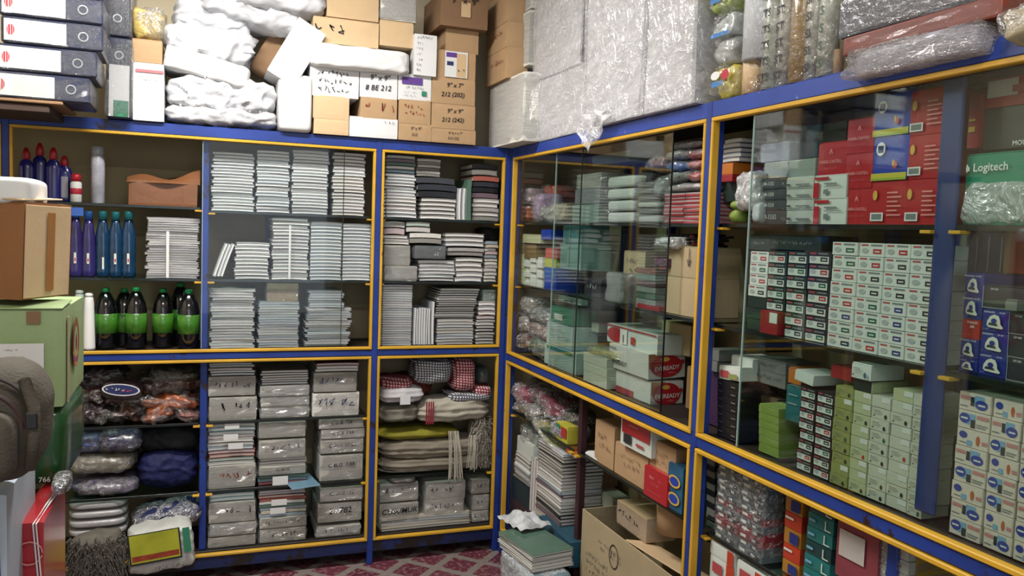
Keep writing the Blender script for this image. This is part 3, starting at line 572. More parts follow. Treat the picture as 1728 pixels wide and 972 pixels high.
# ================= BACK CABINET, bay A (left) =================
deepblue = mat('deep_blue_plastic', '#20206a', .25, .15, coat=.6); redcap = mat('red_plastic', '#a81f2c', .35); whitebt = mat('white_plastic', '#d8d8d6', .4, .05)
flask = [(.75, 0), (.95, .02), (1, .08), (1, .62), (.8, .72), (.4, .78), (.38, .8)]
for k, (px, y0, lb) in enumerate(((42, 248, 'dark blue cleaner bottle with red nozzle, far left end of the row'), (65, 240, 'dark blue cleaner bottle with red nozzle, second along from the left end'), (88, 248, 'dark blue cleaner bottle with red nozzle, third along from the left end'), (107, 262, 'shorter dark blue cleaner bottle with a white printed label'))):
    t, r, h = bottle('B', px, y0, 342, .09+.02*(k % 2), 1.655, lb, flask, deepblue, [(.4, .78), (.55, .8), (.5, .9), (.2, 1.0)], redcap, width=27, sy=.6)
    if k == 3: prints(t, 'printed_label', r*1.5, h, [(mat('grey_label', '#9a98a0', .5), .15, .1, .85, .55)], -r*.62)
bottle('B', 127, 293, 341, .07, 1.655, 'small white bottle with a bright red cap', [(.8, 0), (1, .03), (1, .66), (.8, .74)], whitebt, [(.9, .74), (.9, .95), (.6, 1)], redcap, width=20, lab=(.28, .5, 1.0), mlab=redp)
bottle('B', 164, 246, 343, .09, 1.655, 'tall silver aerosol can on the top left shelf', [(.9, 0), (1, .01), (1, .78), (.85, .84), (.6, .86)], mat('silver_can', '#a9a9b4', .3, .3, 20, coat=.5), [(.9, .84), (.95, .86), (.95, .98), (.8, 1)], mat('frosted_cap', '#8c9296', .3), width=24, name='aerosol_can', cat='can')
# open brown paper carton
u, z, w, h = rect('B', 217, 290, 334, 346, .07, 1.656)
t = thing('torn_carton', 'torn brown paper carton with open crumpled top beside the aerosol', 'carton', 'B', u, .07, z)
ob('body', soft(w, .22, h*.74, 5, .05, 16, (10, 6, 6), nf=9, m=mat('brown_kraft', '#74492a', .55, .2, 5, coat=.3, bump=.4, bscale=20)), t)
ob('torn_flap', MB().grid(lambda a, b: ((a-.5)*w*1.06, -.01+b*.06+.01*math.sin(a*9), h*(.66+b*.16+.22*a*a*b+.1*math.sin(a*8)*b)), 14, 5, MATS['brown_kraft']).mesh('flap', True), t)
ob('torn_flap', MB().grid(lambda a, b: ((a-.5)*w*1.0, .2-b*.05, h*(.66+b*.2+.05*math.sin(a*11))), 10, 4, MATS['brown_kraft']).mesh('flap', True), t)
# second shelf bottles
violet = mat('violet_bottle', '#2c2560', .2, .25, 10, coat=.7); tealb = mat('teal_blue_bottle', '#083252', .15, .25, 14, coat=.8); bluecap = mat('blue_cap', '#2b5fae', .35)
bowl = [(.8, 0), (.98, .02), (1, .1), (1, .4), (.9, .62), (.62, .8), (.5, .88)]
for k, (px, lb, m, y0) in enumerate(((106, 'violet cleaner bottle half hidden by the big carton', violet, 352), (126, 'violet cleaner bottle with blue and red shelf label above', violet, 353), (148, 'violet cleaner bottle next to the teal ones', violet, 356), (172, 'teal blue ribbed bottle beside the violet ones', tealb, 356), (194, 'teal blue ribbed bottle with a red marked label', tealb, 357), (216, 'teal blue ribbed bottle nearest the notebook pile', tealb, 356))):
    prof = bowl if m is violet else [(.75, 0), (.98, .02), (1, .1), (.93, .16), (1, .22), (.93, .3), (1, .36), (1, .44), (.92, .5), (.98, .58), (.9, .68), (.6, .82), (.5, .88)]
    t, r, h = bottle('B', px, y0, 462, .08, ZS2, lb, prof, m, [(.56, .87), (.56, .97), (.5, 1)], bluecap if m is violet else mat('teal_cap', '#23707e', .3), width=26, sy=.8)
    prints(t, 'printed_label', r*1.4, h, [(lblw, .4, .2, .62, .36), (redp, .45, .23, .58, .28)] if k != 3 else [(lblw, .5, .12, .68, .3)], -r*.83)
bpart(thing('shelf_sticker', 'blue white and red sticker stuck under the top left shelf edge', 'sticker', 'B', UZ('B', 120, 360, .03)[0], .03, UZ('B', 120, 364, .03)[1]), 'sticker_card', .09, .002, .035, mat('sticker_blue', '#3c66b8', .3))
stack('B', 246, 337, 367, ZS2, .07, 26, .2, ['w'], 'notebook', 'white notebook in the tied tower beside the teal bottles', 'notebook', 'notebooks in the tied tower by the teal bottles', .006, rag=.05)
t = thing('white_strap', 'white strap tied round the notebook tower by the teal bottles', 'strap', 'B', UZ('B', 283, 420, .05)[0], .05, ZS2); bpart(t, 'strap_band', .012, .004, .2, white, 0, -.004, .002, .001)
# third shelf
greencap = mat('green_plastic', '#1f8a4e', .35); blackb = mat('black_bottle', '#0c0c10', .12, .1, coat=.9); glab = bpy.data.materials.new('x')
glab = mat('green_foil_label', '#3f7d22', .3, .6, 7, coat=.7)
for k, (px, x, lb, d) in enumerate(((133, 490, 'slim white bottle behind the green carton', .12), (149, 495, 'tall white bottle beside the black ones', .07))):
    bottle('B', px, x, 583, d, ZU, lb, [(1, 0), (1, .04), (.8, .8), (.7, .9), (.6, .94)], whitebt, [(.66, .93), (.66, .98), (.5, 1)], whitebt, width=22)
bl = [(.9, 0), (1, .03), (1, .62), (.85, .76), (.5, .9), (.3, .94)]
for k, (px, y0, y1, wd, d, lb) in enumerate(((176, 487, 577, 40, .10, 'black bottle with green label, first from the white bottles'), (208, 488, 578, 40, .16, 'black bottle with green label, partly behind its neighbour'), (228, 486, 576, 38, .09, 'black bottle with green label, in front in the middle'), (274, 488, 576, 36, .11, 'black bottle with green label, standing apart'), (304, 478, 576, 40, .17, 'tallest black bottle at the back by the blue post'), (318, 490, 586, 38, .05, 'black bottle with bright green cap nearest the blue post'))):
    bottle('B', px, y0, y1, d, ZU, lb, bl, blackb, [(.34, .92), (.34, .985), (.28, 1)], greencap, width=wd, lab=(.25, .58, 1.0), mlab=glab)
# shampoo carton peeking behind the big carton
# lower bay A : bagged goods
brownp = mat('brown_bagged_goods', '#4a2f26', .4, .4, 10, coat=.8, bump=.8, bscale=14); orangep = mat('orange_bagged_goods', '#8e4a26', .35, .4, 14, coat=.8, bump=.9, bscale=22)
dplum = mat('dark_plum_goods', '#3a2c30', .4, .4, 9, coat=.8, bump=.8, bscale=16)
LB = [(118, 618, 205, 655, .12, dplum, 'plum plastic pack highest on the left, under the beam', .1), (232, 622, 335, 652, .12, mat('olive_grey_pack', '#4f4a3c', .4, .4, 10, coat=.8, bump=.8), 'olive grey plastic pack under the beam by the blue post', -.1), (118, 655, 178, 682, .07, brownp, 'dull brown plastic pack at the left, middle layer', .1),
      (175, 655, 240, 690, .08, brownp, 'brown plastic pack under the oval-logo pack', .12), (238, 640, 338, 668, .1, brownp, 'long dark brown plastic pack beside the oval-logo pack', -.05), (236, 667, 338, 692, .06, orangep, 'russet plastic pack lying towards the blue post', .04),
      (118, 684, 182, 706, .07, dplum, 'dark plastic pack lowest on the left', 0), (180, 684, 240, 706, .09, brownp, 'brown plastic pack lowest in the middle', 0), (240, 688, 292, 710, .04, orangep, 'bright orange plastic pack hanging over the shelf edge', -.3), (296, 690, 336, 712, .05, mat('pink_brown_pack', '#7d4a42', .4, .4, 14, coat=.8, bump=.9), 'pinkish plastic pack beside the blue post', .4)]
for k, (x0, y0, x1, y1, d, m, lb, tl) in enumerate(LB):
    S_('B', x0, y0, x1, y1, d, .2, lb, m, seed=80+k, tilt=tl, name='plastic_pack', cat='packet', amp=.2, pillow=.5, nf=9, film_m=filmf, zb=ZL1 if tl == 0 else None, part='pack_body')
t, w, h = S_('B', 168, 642, 240, 676, .05, .1, 'dark pack with a white oval logo on its front', dplum, seed=91, tilt=.10, name='plastic_pack', cat='packet', amp=.03, pillow=.3, p=5, part='pack_body')
prints(t, 'oval_logo', w, h, [(white, .05, .25, .95, .85, 'e'), (inkb, .09, .3, .91, .8, 'e')], -.008, 24); scrib(t, -w*.36, h*.45, w*.05, h*.7, white, 3, -.012, 1, 'logo_lettering', .14); scrib(t, w*.04, h*.38, w*.38, h*.66, mat('pink_red', '#c04a60', .4), 6, -.012, 1, 'logo_lettering', .14)
navyc = mat('navy_cloth', '#0d1348', .7, .3, 10, bump=.5, bscale=60); slate = mat('slate_blue_goods', '#39477a', .35, .3, 6, coat=.9, bump=.3)
NV = [(114, 731, 176, 768, .08, slate, 'shiny slate blue packet on the left under the dark shelf', 5), (160, 728, 240, 768, .06, mat('indigo_goods', '#24234e', .3, .3, coat=.9, bump=.3), 'glossy indigo plastic pack with rounded end', 4), (112, 768, 228, 806, .07, mat('khaki_goods', '#6f6a5a', .4, .25, coat=.8, bump=.4), 'khaki grey plastic pack under the blue ones', 4),
      (112, 806, 215, 832, .1, slate, 'thin blue striped plastic packet', 4), (128, 812, 232, 834, .05, mat('patterned_pack', '#5c5366', .4, .8, 24, coat=.8), 'patterned plastic packet with a pale brown edge', 4), (232, 720, 336, 768, .12, mat('near_black_cloth', '#15161c', .8), 'near black cloth pile on the right under the shelf', 5), (228, 764, 340, 838, .08, navyc, 'big navy blue cloth heap beside the blue post', 4)]
for k, (x0, y0, x1, y1, d, m, lb, p) in enumerate(NV):
    S_('B', x0, y0, x1, y1, d, .24, lb, m, seed=100+k, name='cloth_pack', cat='packet', amp=.06, pillow=.35, zb=None if y1 < 830 else ZL2+.001, film_m=filmf if k < 5 else None, p=p, part='pack_body')
for k, (y0, y1) in enumerate(((838, 862), (862, 877), (877, 893), (893, 908))):
    S_('B', 112, y0, 214, y1, .05, .22, ['topmost folded white cloth, shining in its wrap', 'second folded white cloth from the top of the pile', 'third folded grey white cloth in the pile', 'bottom folded cloth of the white pile'][k], mat('white_cloth_wrapped', '#b0aeb0', .35, .15, coat=.7, bump=.3), seed=120+k, name='folded_cloth', cat='cloth', amp=.02, pillow=.1, p=4, group='folded white cloths', part='cloth')
S_('B', 222, 858, 340, 898, .0, .22, 'navy clothes in a shiny clear bag jutting over the yellow bag', mat('navy_clothes', '#20264c', .5, .25), seed=130, tilt=-.12, name='clothes_bag', cat='bag', amp=.06, pillow=.5, film_m=filmm, part='bag')
t, w, h = S_('B', 216, 892, 326, 968, -.19, .16, 'yellow green printed sack at the bottom of the left bay', mat('sack_white', '#b9bab4', .45, .15, bump=.4), seed=131, tilt=-.10, name='printed_sack', cat='sack', amp=.05, pillow=.1, p=10, part='bag')
prints(t, 'printed_panel', w, h, [(ink, .02, .3, .82, .98), (mat('yellow_green', '#a5a82e', .45, .3), .045, .34, .795, .96), (mat('rust_red', '#8e3a24', .5, .5, 30), .06, .38, .78, .5), (greenp, .86, .4, .97, .95)], -.012); scrib(t, -w*.2, h*.08, w*.4, h*.2, ink, 9, -.012)
# fluffy mop heads
def mop(S, x0, y0, x1, y1, d, label, m, seed, name='mop_head', cat='mop', n=420, zb=None):
    u, z, w, h = rect(S, x0, y0, x1, y1, d, zb); R = random.Random(seed)
    t = thing(name, label, cat, S, u, d, z); ob('core', soft(w, .16, h, seed, .12, 3, (12, 6, 8), m=m), t)
    mb = MB()
    for k in range(n):
        a = R.uniform(-.5, .5); b = R.uniform(.1, 1); x, zz = a*w, b*h; dx = R.uniform(-.02, .02)
        q = .03*(2*a)**2; mb.tube([(x, .015+q, zz), (x+dx, -.008-.01*R.random()+q, zz+R.uniform(-.02, .01)), (x+dx*1.6+R.uniform(-.01, .01), -.008+q, max(.004, zz-.03-R.random()*.02))], .0026, m, 3)
    f = ob('yarn', mb, t); f['kind'] = 'stuff'; return t
yarn = mat('grey_yarn', '#5f5a52', .9, .3, 20)
mop('B', 113, 908, 214, 985, -.19, 'grey woolly mop yarn at the bottom left', yarn, 5)
# ================= bay B (middle), notebooks =================
def nb(x0, x1, yt, zb, n, kinds, lb, grp, jit=.005, rag=.05, name='notebook', dep=.2, d=.07, **k): stack('B', x0, x1, yt, zb, d, n, dep, kinds, name, lb, 'notebook', grp, jit, rag=rag, **k)
nb(357, 430, 257, ZS1, 19, ['w'], 'white notebook in the first pile from the blue inner post, top shelf', 'top shelf notebooks, first pile')
nb(432, 489, 254, ZS1, 19, ['w', 'w', 'b'], 'white notebook in the second pile of the top shelf behind the glass', 'top shelf notebooks, second pile')
nb(493, 556, 254, ZS1, 20, ['w'], 'white notebook in the third pile of the top shelf behind the glass', 'top shelf notebooks, third pile')
nb(562, 617, 258, ZS1, 19, ['w', 'w', 'g'], 'white notebook in the pile nearest the yellow frame, top shelf', 'top shelf notebooks, fourth pile')
standing('B', 368, 386, 410, 468, ZS2, .07, 3, .2, ['w'], 'leaning_notebook', 'white notebook leaning against the low pile, middle shelf', 'notebook', 'leaning notebooks', .32)
nb(396, 455, 409, ZS2, 10, ['w'], 'white notebook in the low pile beside the leaning ones, middle shelf', 'middle shelf notebooks, low pile')
nb(459, 522, 368, ZS2, 18, ['w'], 'white notebook in the tall strapped pile, middle shelf', 'middle shelf notebooks, strapped pile')
t = thing('white_strap', 'white strap round the tall notebook pile on the middle shelf', 'strap', 'B', UZ('B', 489, 420, .05)[0], .05, ZS2); bpart(t, 'strap_band', .010, .004, .245, white, 0, -.004, .002, .001)
nb(524, 577, 374, ZS2, 17, ['b'], 'bluish notebook in the smooth pile left of another like it', 'bluish notebooks, left pile', .0015, .0)
nb(578, 626, 377, ZS2, 17, ['b'], 'bluish notebook in the smooth pile against the yellow frame', 'bluish notebooks, right pile', .0015, .0)
nb(354, 430, 487, ZU, 21, ['w'], 'white notebook in the pile against the inner post, lowest glazed shelf', 'lowest glazed shelf, first pile', .006)
nb(436, 506, 509, ZU, 18, ['w', 'b'], 'white notebook in the middle pile of the lowest glazed shelf', 'lowest glazed shelf, middle pile')
packet('B', 451, 477, 503, 509, .08, .18, 'brownish clear-wrapped packet on the middle notebook pile', mat('tan_paper', '#a08d6a', .5, .3, stretch=(2, 2, 80)), ink_m=False)
nb(516, 592, 520, ZU, 16, ['w', 'b'], 'white notebook in the ragged pile near the glass end, lowest glazed shelf', 'lowest glazed shelf, ragged pile', .009, .1)
nb(520, 580, 490, None, 7, ['b'], 'grey blue notebook on top of the ragged pile', 'grey blue notebooks on the ragged pile', .007, .08, y1=519)
# lower bay B packets
PK = [ # x0,y0,x1,y1,label,words
 (351, 635, 431, 668, 'crinkled wrapped packet, upper of two at the left post under the beam', None), (353, 669, 433, 704, 'crinkled wrapped packet, lower of two at the left post, first shelf', None),
 (439, 650, 522, 669, 'shiny wrapped packet under the striped thin books', False), (440, 669, 522, 686, 'shiny wrapped packet second from the shelf, middle column', False), (441, 686, 522, 701, 'shiny wrapped packet resting on the first shelf, middle column', False),
 (529, 628, 602, 661, 'tall wrapped packet with blue writing, first shelf right', inkb), (527, 662, 606, 700, 'wrapped packet with pale blue upper edge, first shelf right', inkb),
 (437, 706, 516, 738, 'wrapped packet with a taped top, middle column under the shelf', False), (437, 741, 515, 773, 'wrapped packet with faint writing, second shelf middle', None),
 (538, 705, 613, 723, 'narrow packet with ink writing, topmost of the right column', None), (542, 724, 615, 740, 'narrow packet with ink writing, second of the right column', None), (541, 741, 613, 764, 'packet with bold ink writing, third of the right column', None), (539, 766, 612, 804, 'large packet with bold ink writing on a teal sheet', None),
 (352, 784, 431, 821, 'buff wrapped packet with red-brown writing, second shelf left', inkr), (437, 786, 516, 801, 'thin packet lettered in ink above the striped books', None),
 (352, 846, 431, 881, 'wrapped packet with a single ink hook mark, lowest shelf left', None), (354, 882, 432, 903, 'crumpled plastic packet in the lowest left column', False), (351, 905, 431, 928, 'smooth wrapped packet resting on the bottom board, left column', False),
 (438, 872, 517, 890, 'thin wrapped packet with faint ink, lowest shelf middle', None), (438, 891, 516, 923, 'wrapped packet with ink arrow marks on the bottom board', None),
 (540, 822, 612, 845, 'white packet with small ink writing, lowest shelf right, topmost', None), (536, 848, 610, 880, 'wrapped packet with large writing, lowest shelf right, middle', None), (534, 886, 608, 914, 'plastic packet with smeared writing on the bottom board, right', None)]
for k, (x0, y0, x1, y1, lb, ik) in enumerate(PK):
    zb = None
    for yy, zz in ((703, ZL1), (820, ZL2), (925, ZB)):
        if abs(y1-(yy+(460-(x0+x1)/2)*.04)) < 9: zb = zz
    wd = {9: 'C 2UB  728', 10: 'C 2U8  7 RR', 11: 'C 2U2 20 22', 12: 'C 8U2  7.8R', 14: 'ALIMUK', 20: 'C. 2U2 . 12', 21: '2 . 782'}.get(k)
    packet('B', x0, y0, x1, y1, .06, .24, lb, paperg if k not in (6,) else paper, zb=zb, ink_m=ik if ik is not None else ink, words=wd, seed=k+200, rows=1, wrp=filmw if k in (2, 3, 4, 16, 22) else filmm, group=None)
nb(352, 430, 612, None, 5, ['g', 'w', 'm'], 'thin silvery book in the crinkled heap under the beam', 'thin books under the beam, left', .006, y1=634)
nb(440, 522, 625, None, 6, ['m', 'g'], 'thin coloured book on the shiny packets, first shelf middle', 'thin books, first shelf middle', .004, y1=649)
nb(532, 606, 612, None, 3, ['m', 'g'], 'thin book above the tall packet with blue writing', 'thin books, first shelf right', .004, y1=627)
nb(350, 431, 708, None, 12, ['m', 'g', 'b'], 'thin grey green book with a pale label strip, second shelf left', 'thin books, second shelf left', .004, y1=784)
nb(437, 518, 773, None, 3, ['g'], 'thin grey book between two packets, second shelf middle', 'thin grey books, second shelf middle', .004, y1=786)
nb(435, 518, 801, ZL2, 3, ['ms'], 'plum brown book with a white label, on the second shelf board', 'plum books, second shelf middle', .003)
nb(352, 431, 832, None, 2, ['b'], 'pale teal folder on the ink hook packet', 'pale folders, lowest left', .004, y1=845)
nb(437, 517, 826, None, 3, ['m', 'b'], 'dark green thin book high in the lowest middle pile', 'green books, lowest middle', .005, y1=839)
nb(437, 517, 839, None, 6, ['ms'], 'plum spined book in the lowest middle pile', 'plum books, lowest middle', .005, y1=871)
bpart(thing('blue_folder', 'pale blue folder sticking out between the middle and right columns', 'folder', 'B', UZ('B', 516, 815, .0)[0], -.03, UZ('B', 516, 820, .0)[1], .15, None, -.04), 'folder_sheet', .13, .2, .004, mat('pale_blue_folder', '#6d92a6', .3, coat=.7))
for (x0, x1, y, lb) in ((379, 404, 719, 'white label on the thin books of the second shelf, upper'), (377, 402, 738, 'white label on the thin books of the second shelf, middle'), (385, 410, 753, 'white label on the thin books of the second shelf, lower'), (460, 486, 809, 'white label on the plum books of the second shelf'), (458, 484, 848, 'white label on the plum books of the lowest pile, upper'), (456, 482, 862, 'white label on the plum books of the lowest pile, lower')):
    u, z, w, h = rect('B', x0, y-5, x1, y+5, .05); bpart(thing('paper_label', lb, 'label', 'B', u, .052, z), 'label_card', w, .0012, h, white, b=0)
for p in (615, 617): pass
# ================= bay C =================
def bk(x0, x1, yt, zb, n, kinds, lb, grp, **k): nb(x0, x1, yt, zb, n, kinds, lb, grp, name='book', **k)
bk(651, 703, 335, ZS1, 5, ['g', 'w'], 'grey edged book low in the left pile, top right bay', 'bottom books, left pile', jit=.003)
bk(651, 702, 293, None, 8, ['w'], 'crinkle-wrapped white book in the middle of the left pile, right bay', 'wrapped books, left pile', y1=335)
bk(651, 701, 262, None, 5, ['g', 'ms'], 'pale mauve or grey book high in left pile, right bay', 'top books, left pile', y1=292)
bk(710, 770, 334, ZS1, 5, ['g'], 'silver wrapped book low in the second pile, right bay', 'silver books, second pile', jit=.003)
bk(704, 769, 299, None, 3, ['d'], 'thick black book in the second pile, right bay', 'black books, second pile', y1=334)
bk(703, 743, 268, None, 6, ['gs'], 'ribbed grey book on the black ones, right bay', 'ribbed grey books', y1=298)
standing('B', 771, 786, 316, 369, ZS1, .07, 2, .2, ['w'], 'upright_book', 'upright white book beside the salmon one', 'book', 'upright white books')
standing('B', 787, 796, 302, 370, ZS1, .05, 1, .2, ['ms'], 'upright_book', 'upright salmon pink book between the white book and the pile', 'book', None)
bk(797, 842, 335, ZS1, 5, ['gs', 'g'], 'grey book low in the third pile beyond the salmon book', 'grey books, third pile', jit=.003)
bk(797, 842, 297, None, 4, ['ms', 'd', 'gs'], 'coloured or dark thick book in the third pile, right bay', 'thick books, third pile', y1=335)
bk(796, 840, 276, None, 2, ['d', 'g'], 'dark book topping the third pile, right bay', 'dark books topping the third pile', y1=296)
standing('B', 843, 853, 304, 371, ZS1, .10, 3, .2, ['do', 'g'], 'upright_book', 'thin upright book at the corner post, top shelf', 'book', 'corner upright books', .06)
packet('B', 648, 413, 692, 448, .06, .22, 'plastic wrapped pack of white books, left, middle shelf of right bay', paperg, ink_m=False, seed=1); packet('B', 649, 448, 704, 472, .05, .22, 'plastic wrapped pack resting on the middle shelf, far left of right bay', paperg, zb=ZS2, ink_m=False, seed=2, wrp=filmw)
bk(648, 690, 397, None, 3, ['g'], 'thin pale book on the wrapped packs, middle shelf of right bay', 'pale books on the wrapped packs', y1=412)
bk(648, 684, 373, None, 2, ['gs'], 'thick grey book highest at the left, middle shelf of right bay', 'thick grey books at the left', y1=396)
bk(686, 726, 374, None, 2, ['gs', 'g'], 'small grey book highest in the second heap, right bay', 'small books, second heap', y1=392)
bk(692, 746, 393, None, 2, ['gs'], 'grey hardback in the second heap, right bay', 'grey hardbacks, second heap', y1=411)
packet('B', 700, 414, 752, 437, .06, .2, 'dark grey plastic pack in the second heap, right bay', mat('slate_pack', '#5a6468', .35, .3, coat=.7, bump=.5), ink_m=False, seed=3)
bk(706, 768, 439, ZS2, 6, ['w', 'do'], 'wrapped book with black gaps, bottom of the second heap, right bay', 'wrapped books, bottom of second heap', jit=.005)
bk(752, 818, 393, None, 3, ['w', 'g'], 'cream or pale blue book high in the third heap, right bay', 'pale books, third heap', y1=416)
bk(758, 818, 418, None, 2, ['gs'], 'tilted mauve grey book in the third heap, right bay', 'mauve books, third heap', y1=432, lean=.01)
bk(769, 815, 434, ZS2, 5, ['w', 'g'], 'white bound book in the tied third heap, right bay', 'white books, third heap', jit=.006)
bk(819, 853, 407, ZS2, 12, ['g', 'ms', 'gs'], 'brownish grey book in the pile at the corner post, middle shelf', 'corner pile, middle shelf', jit=.004)
sack('B', 815, 384, 850, 408, .14, .15, 'black cloth lump on the corner pile', mat('black_cloth', '#1c1a18', .9), seed=6, name='cloth_lump', cat='cloth', part='cloth')
bk(646, 696, 480, ZU, 26, ['w'], 'smooth white notebook in the tall left pile, lowest glazed shelf right bay', 'smooth white notebooks', jit=.0012, rag=0)
standing('B', 698, 726, 520, 580, ZU, .07, 7, .2, ['w'], 'upright_notebook', 'upright white notebook beside the smooth pile', 'notebook', 'upright white notebooks')
standing('B', 727, 733, 508, 579, ZU, .07, 1, .2, ['w'], 'upright_notebook', 'taller upright white notebook at the end of the row', 'notebook', None)
bk(737, 800, 538, ZU, 9, ['g', 'b'], 'grey book low in the slumped pile, lowest glazed shelf right bay', 'grey books, slumped pile', jit=.003)
bk(738, 806, 487, None, 13, ['do', 'do', 'g'], 'dark-covered book with white edges in the slumped pile', 'dark covered books, slumped pile', y1=537, jit=.006, lean=.03, rag=.06)
bk(804, 851, 533, ZU, 9, ['g', 'ms', 'do'], 'mixed thin book low at the corner post, lowest glazed shelf', 'corner books, lowest glazed shelf', jit=.005)
bk(808, 851, 508, None, 3, ['g', 'w'], 'thick pale book above the thin ones at the corner post', 'thick pale corner books', y1=532)
packet('B', 816, 489, 852, 508, .08, .16, 'pale green clear bag topping the corner books', mat('pale_green_pack', '#8fa39a', .4, .2, coat=.7, bump=.5), ink_m=False, seed=6)
# lower bay C
def weave(name, base, c2, sx=55, sz=60):
    m = bpy.data.materials.new(name); m.use_nodes = True; N = m.node_tree.nodes; L = m.node_tree.links; b = N['Principled BSDF']; b.inputs['Roughness'].default_value = .85
    tc = N.new('ShaderNodeTexCoord'); se = N.new('ShaderNodeSeparateXYZ'); no = N.new('ShaderNodeTexNoise'); no.inputs['Scale'].default_value = 6
    ad = N.new('ShaderNodeVectorMath'); ad.operation = 'MULTIPLY_ADD'; L.new(tc.outputs['Object'], no.inputs[0]); L.new(no.outputs['Color'], ad.inputs[0]); ad.inputs[1].default_value = (.03, .03, .03); L.new(tc.outputs['Object'], ad.inputs[2]); L.new(ad.outputs[0], se.inputs[0])
    outs = []
    for ax, s in ((0, sx), (2, sz)):
        mu = N.new('ShaderNodeMath'); mu.operation = 'MULTIPLY'; mu.inputs[1].default_value = s; L.new(se.outputs[ax], mu.inputs[0])
        fr = N.new('ShaderNodeMath'); fr.operation = 'FRACT'; L.new(mu.outputs[0], fr.inputs[0]); gt = N.new('ShaderNodeMath'); gt.operation = 'GREATER_THAN'; gt.inputs[1].default_value = .55; L.new(fr.outputs[0], gt.inputs[0]); outs.append(gt)
    mx = N.new('ShaderNodeMath'); mx.operation = 'MAXIMUM'; L.new(outs[0].outputs[0], mx.inputs[0]); L.new(outs[1].outputs[0], mx.inputs[1])
    mm = N.new('ShaderNodeMix'); mm.data_type = 'RGBA'; L.new(mx.outputs[0], mm.inputs[0]); mm.inputs[6].default_value = (*lin(base), 1); mm.inputs[7].default_value = (*lin(c2), 1); L.new(mm.outputs[2], b.inputs['Base Color']); MATS[name] = m; return m
chkb = weave('black_white_check', '#c9c7c6', '#4c4f58', 75, 80); chkr = weave('red_white_check', '#c5b4b2', '#7c2432', 70, 75)
cream = mat('cream_towel', '#a8a294', .9, .12, 6, bump=.4); creamd = mat('dull_cream_cloth', '#857c6d', .9, .2, 6, bump=.4)
CL = [(642, 790, 842, 812, .07, mat('grey_cloth', '#6d675e', .9, .2), 'grey flattened cloth lowest in the fabric heap', .2, 1), (642, 772, 838, 796, .06, creamd, 'dull cream cloth roll second up in the fabric heap', .1, 3),
      (642, 744, 840, 776, .06, creamd, 'pale brown folded cloth with tassels over it', .1, 4), (642, 725, 780, 745, .08, mat('yellow_cloth', '#8a8426', .85, .35), 'yellow green cloth layer in the fabric heap', .2, 1),
      (706, 674, 841, 716, .03, cream, 'white towel with red stripe bands, folded across the heap', .1, 4), (644, 684, 712, 716, .06, mat('olive_grey_cloth', '#7d7a6c', .9, .3), 'grey green crumpled cloth left of the striped towel', .3, 2),
      (643, 655, 722, 684, .04, mat('white_fabric', '#b9b6b8', .85, .15, bump=.3), 'white folded cloth with a paper tag, left', .25, 3), (646, 640, 700, 662, .07, chkr, 'small red checked cloth bunched at the left', .3, 0),
      (702, 606, 768, 652, .05, chkb, 'black and white checked scarf folded at the top', .05, 0), (767, 604, 806, 664, .045, chkr, 'red and white checked scarf beside the black checked one', .05, 0),
      (800, 652, 841, 674, .05, chkr, 'thin red checked cloth at the right side of the heap', .1, 0), (760, 664, 841, 680, .04, chkb, 'black and white zigzag cloth under the checked scarves', .1, 0), (806, 620, 841, 652, .09, mat('dark_teal_pack', '#4e5654', .4, .3, coat=.7), 'dark teal clear pack behind the scarves by the corner', .2, 0), (664, 636, 735, 672, .14, mat('maroon_cloth', '#5e241c', .85, .3), 'maroon cloth behind the checked scarves', .2, 0)]
for k, (x0, y0, x1, y1, d, m, lb, pl, gr) in enumerate(CL):
    t, w, h = S_('B', x0, y0, x1, y1, d, .24, lb, m, seed=300+k, name='folded_cloth', cat='cloth', amp=.05, pillow=pl, groove=gr, p=4, gd=.07, nf=7, part='cloth', zb=.408 if k == 0 else None, n=(22, 6, 14))
    if k == 4:
        prints(t, 'stripe_band', w, h, [(mat('wine_stripe', '#8a2034', .85), .10+.028*j, .05, .118+.028*j, .95) for j in range(4)], .004)
    if k == 6: prints(t, 'paper_tag', w, h, [(white, .4, .05, .62, .6)], -.004)
# tassels
R = random.Random(3); mb = MB(); mb2 = MB()
def strands(mb, px0, px1, py0, py1, n, d=.02):
    for k in range(n):
        a = R.random(); x0, z0 = UZ('B', px0[0]+(px0[1]-px0[0])*a, py0, d); x1, z1 = UZ('B', px1[0]+(px1[1]-px1[0])*(a+R.uniform(-.1, .1)), py1-R.random()*10, d)
        mb.tube([(x0, .03, z0), ((x0*.6+x1*.4)+R.uniform(-.004, .004), .008, z0*.6+z1*.4), (x1, .006, z1)], .0016, cream, 4)
strands(mb, (757, 775), (752, 780), 728, 812, 26); strands(mb2, (793, 806), (785, 803), 735, 795, 12)
for m_, lb in ((mb, 'long cream tassel hanging over the packets below'), (mb2, 'thin cream tassel hanging by the corner')):
    c = Vector(m_.v[0]); t = thing('tassel', lb, 'tassel', 'B', c.x, c.y, c.z); o = ob('fringe_strands', m_, t, tuple(-c)); o['kind'] = 'stuff'
mop('B', 800, 705, 840, 788, .06, 'white yarn mop head in clear plastic by the corner', mat('pale_yarn', '#8f897e', .85, .25, 20), 9, n=220)
CP = [(641, 815, 706, 846, 'wrapped packet with faint ink, upper left under the cloth shelf', None), (640, 848, 706, 882, 'wrapped packet with inked capitals, lower left of the last bay', 'CUSUMUR\nE P C'), (719, 812, 785, 843, 'wrapped packet under the tassel ends', None), (717, 842, 783, 868, 'wrapped packet with blue ink on the flat books', None), (796, 808, 840, 832, 'wrapped packet with violet ink near the corner', inkb), (798, 834, 836, 860, 'brownish wrapped packet near the corner', inkb), (796, 861, 834, 888, 'lowest small wrapped packet near the corner', inkb)]
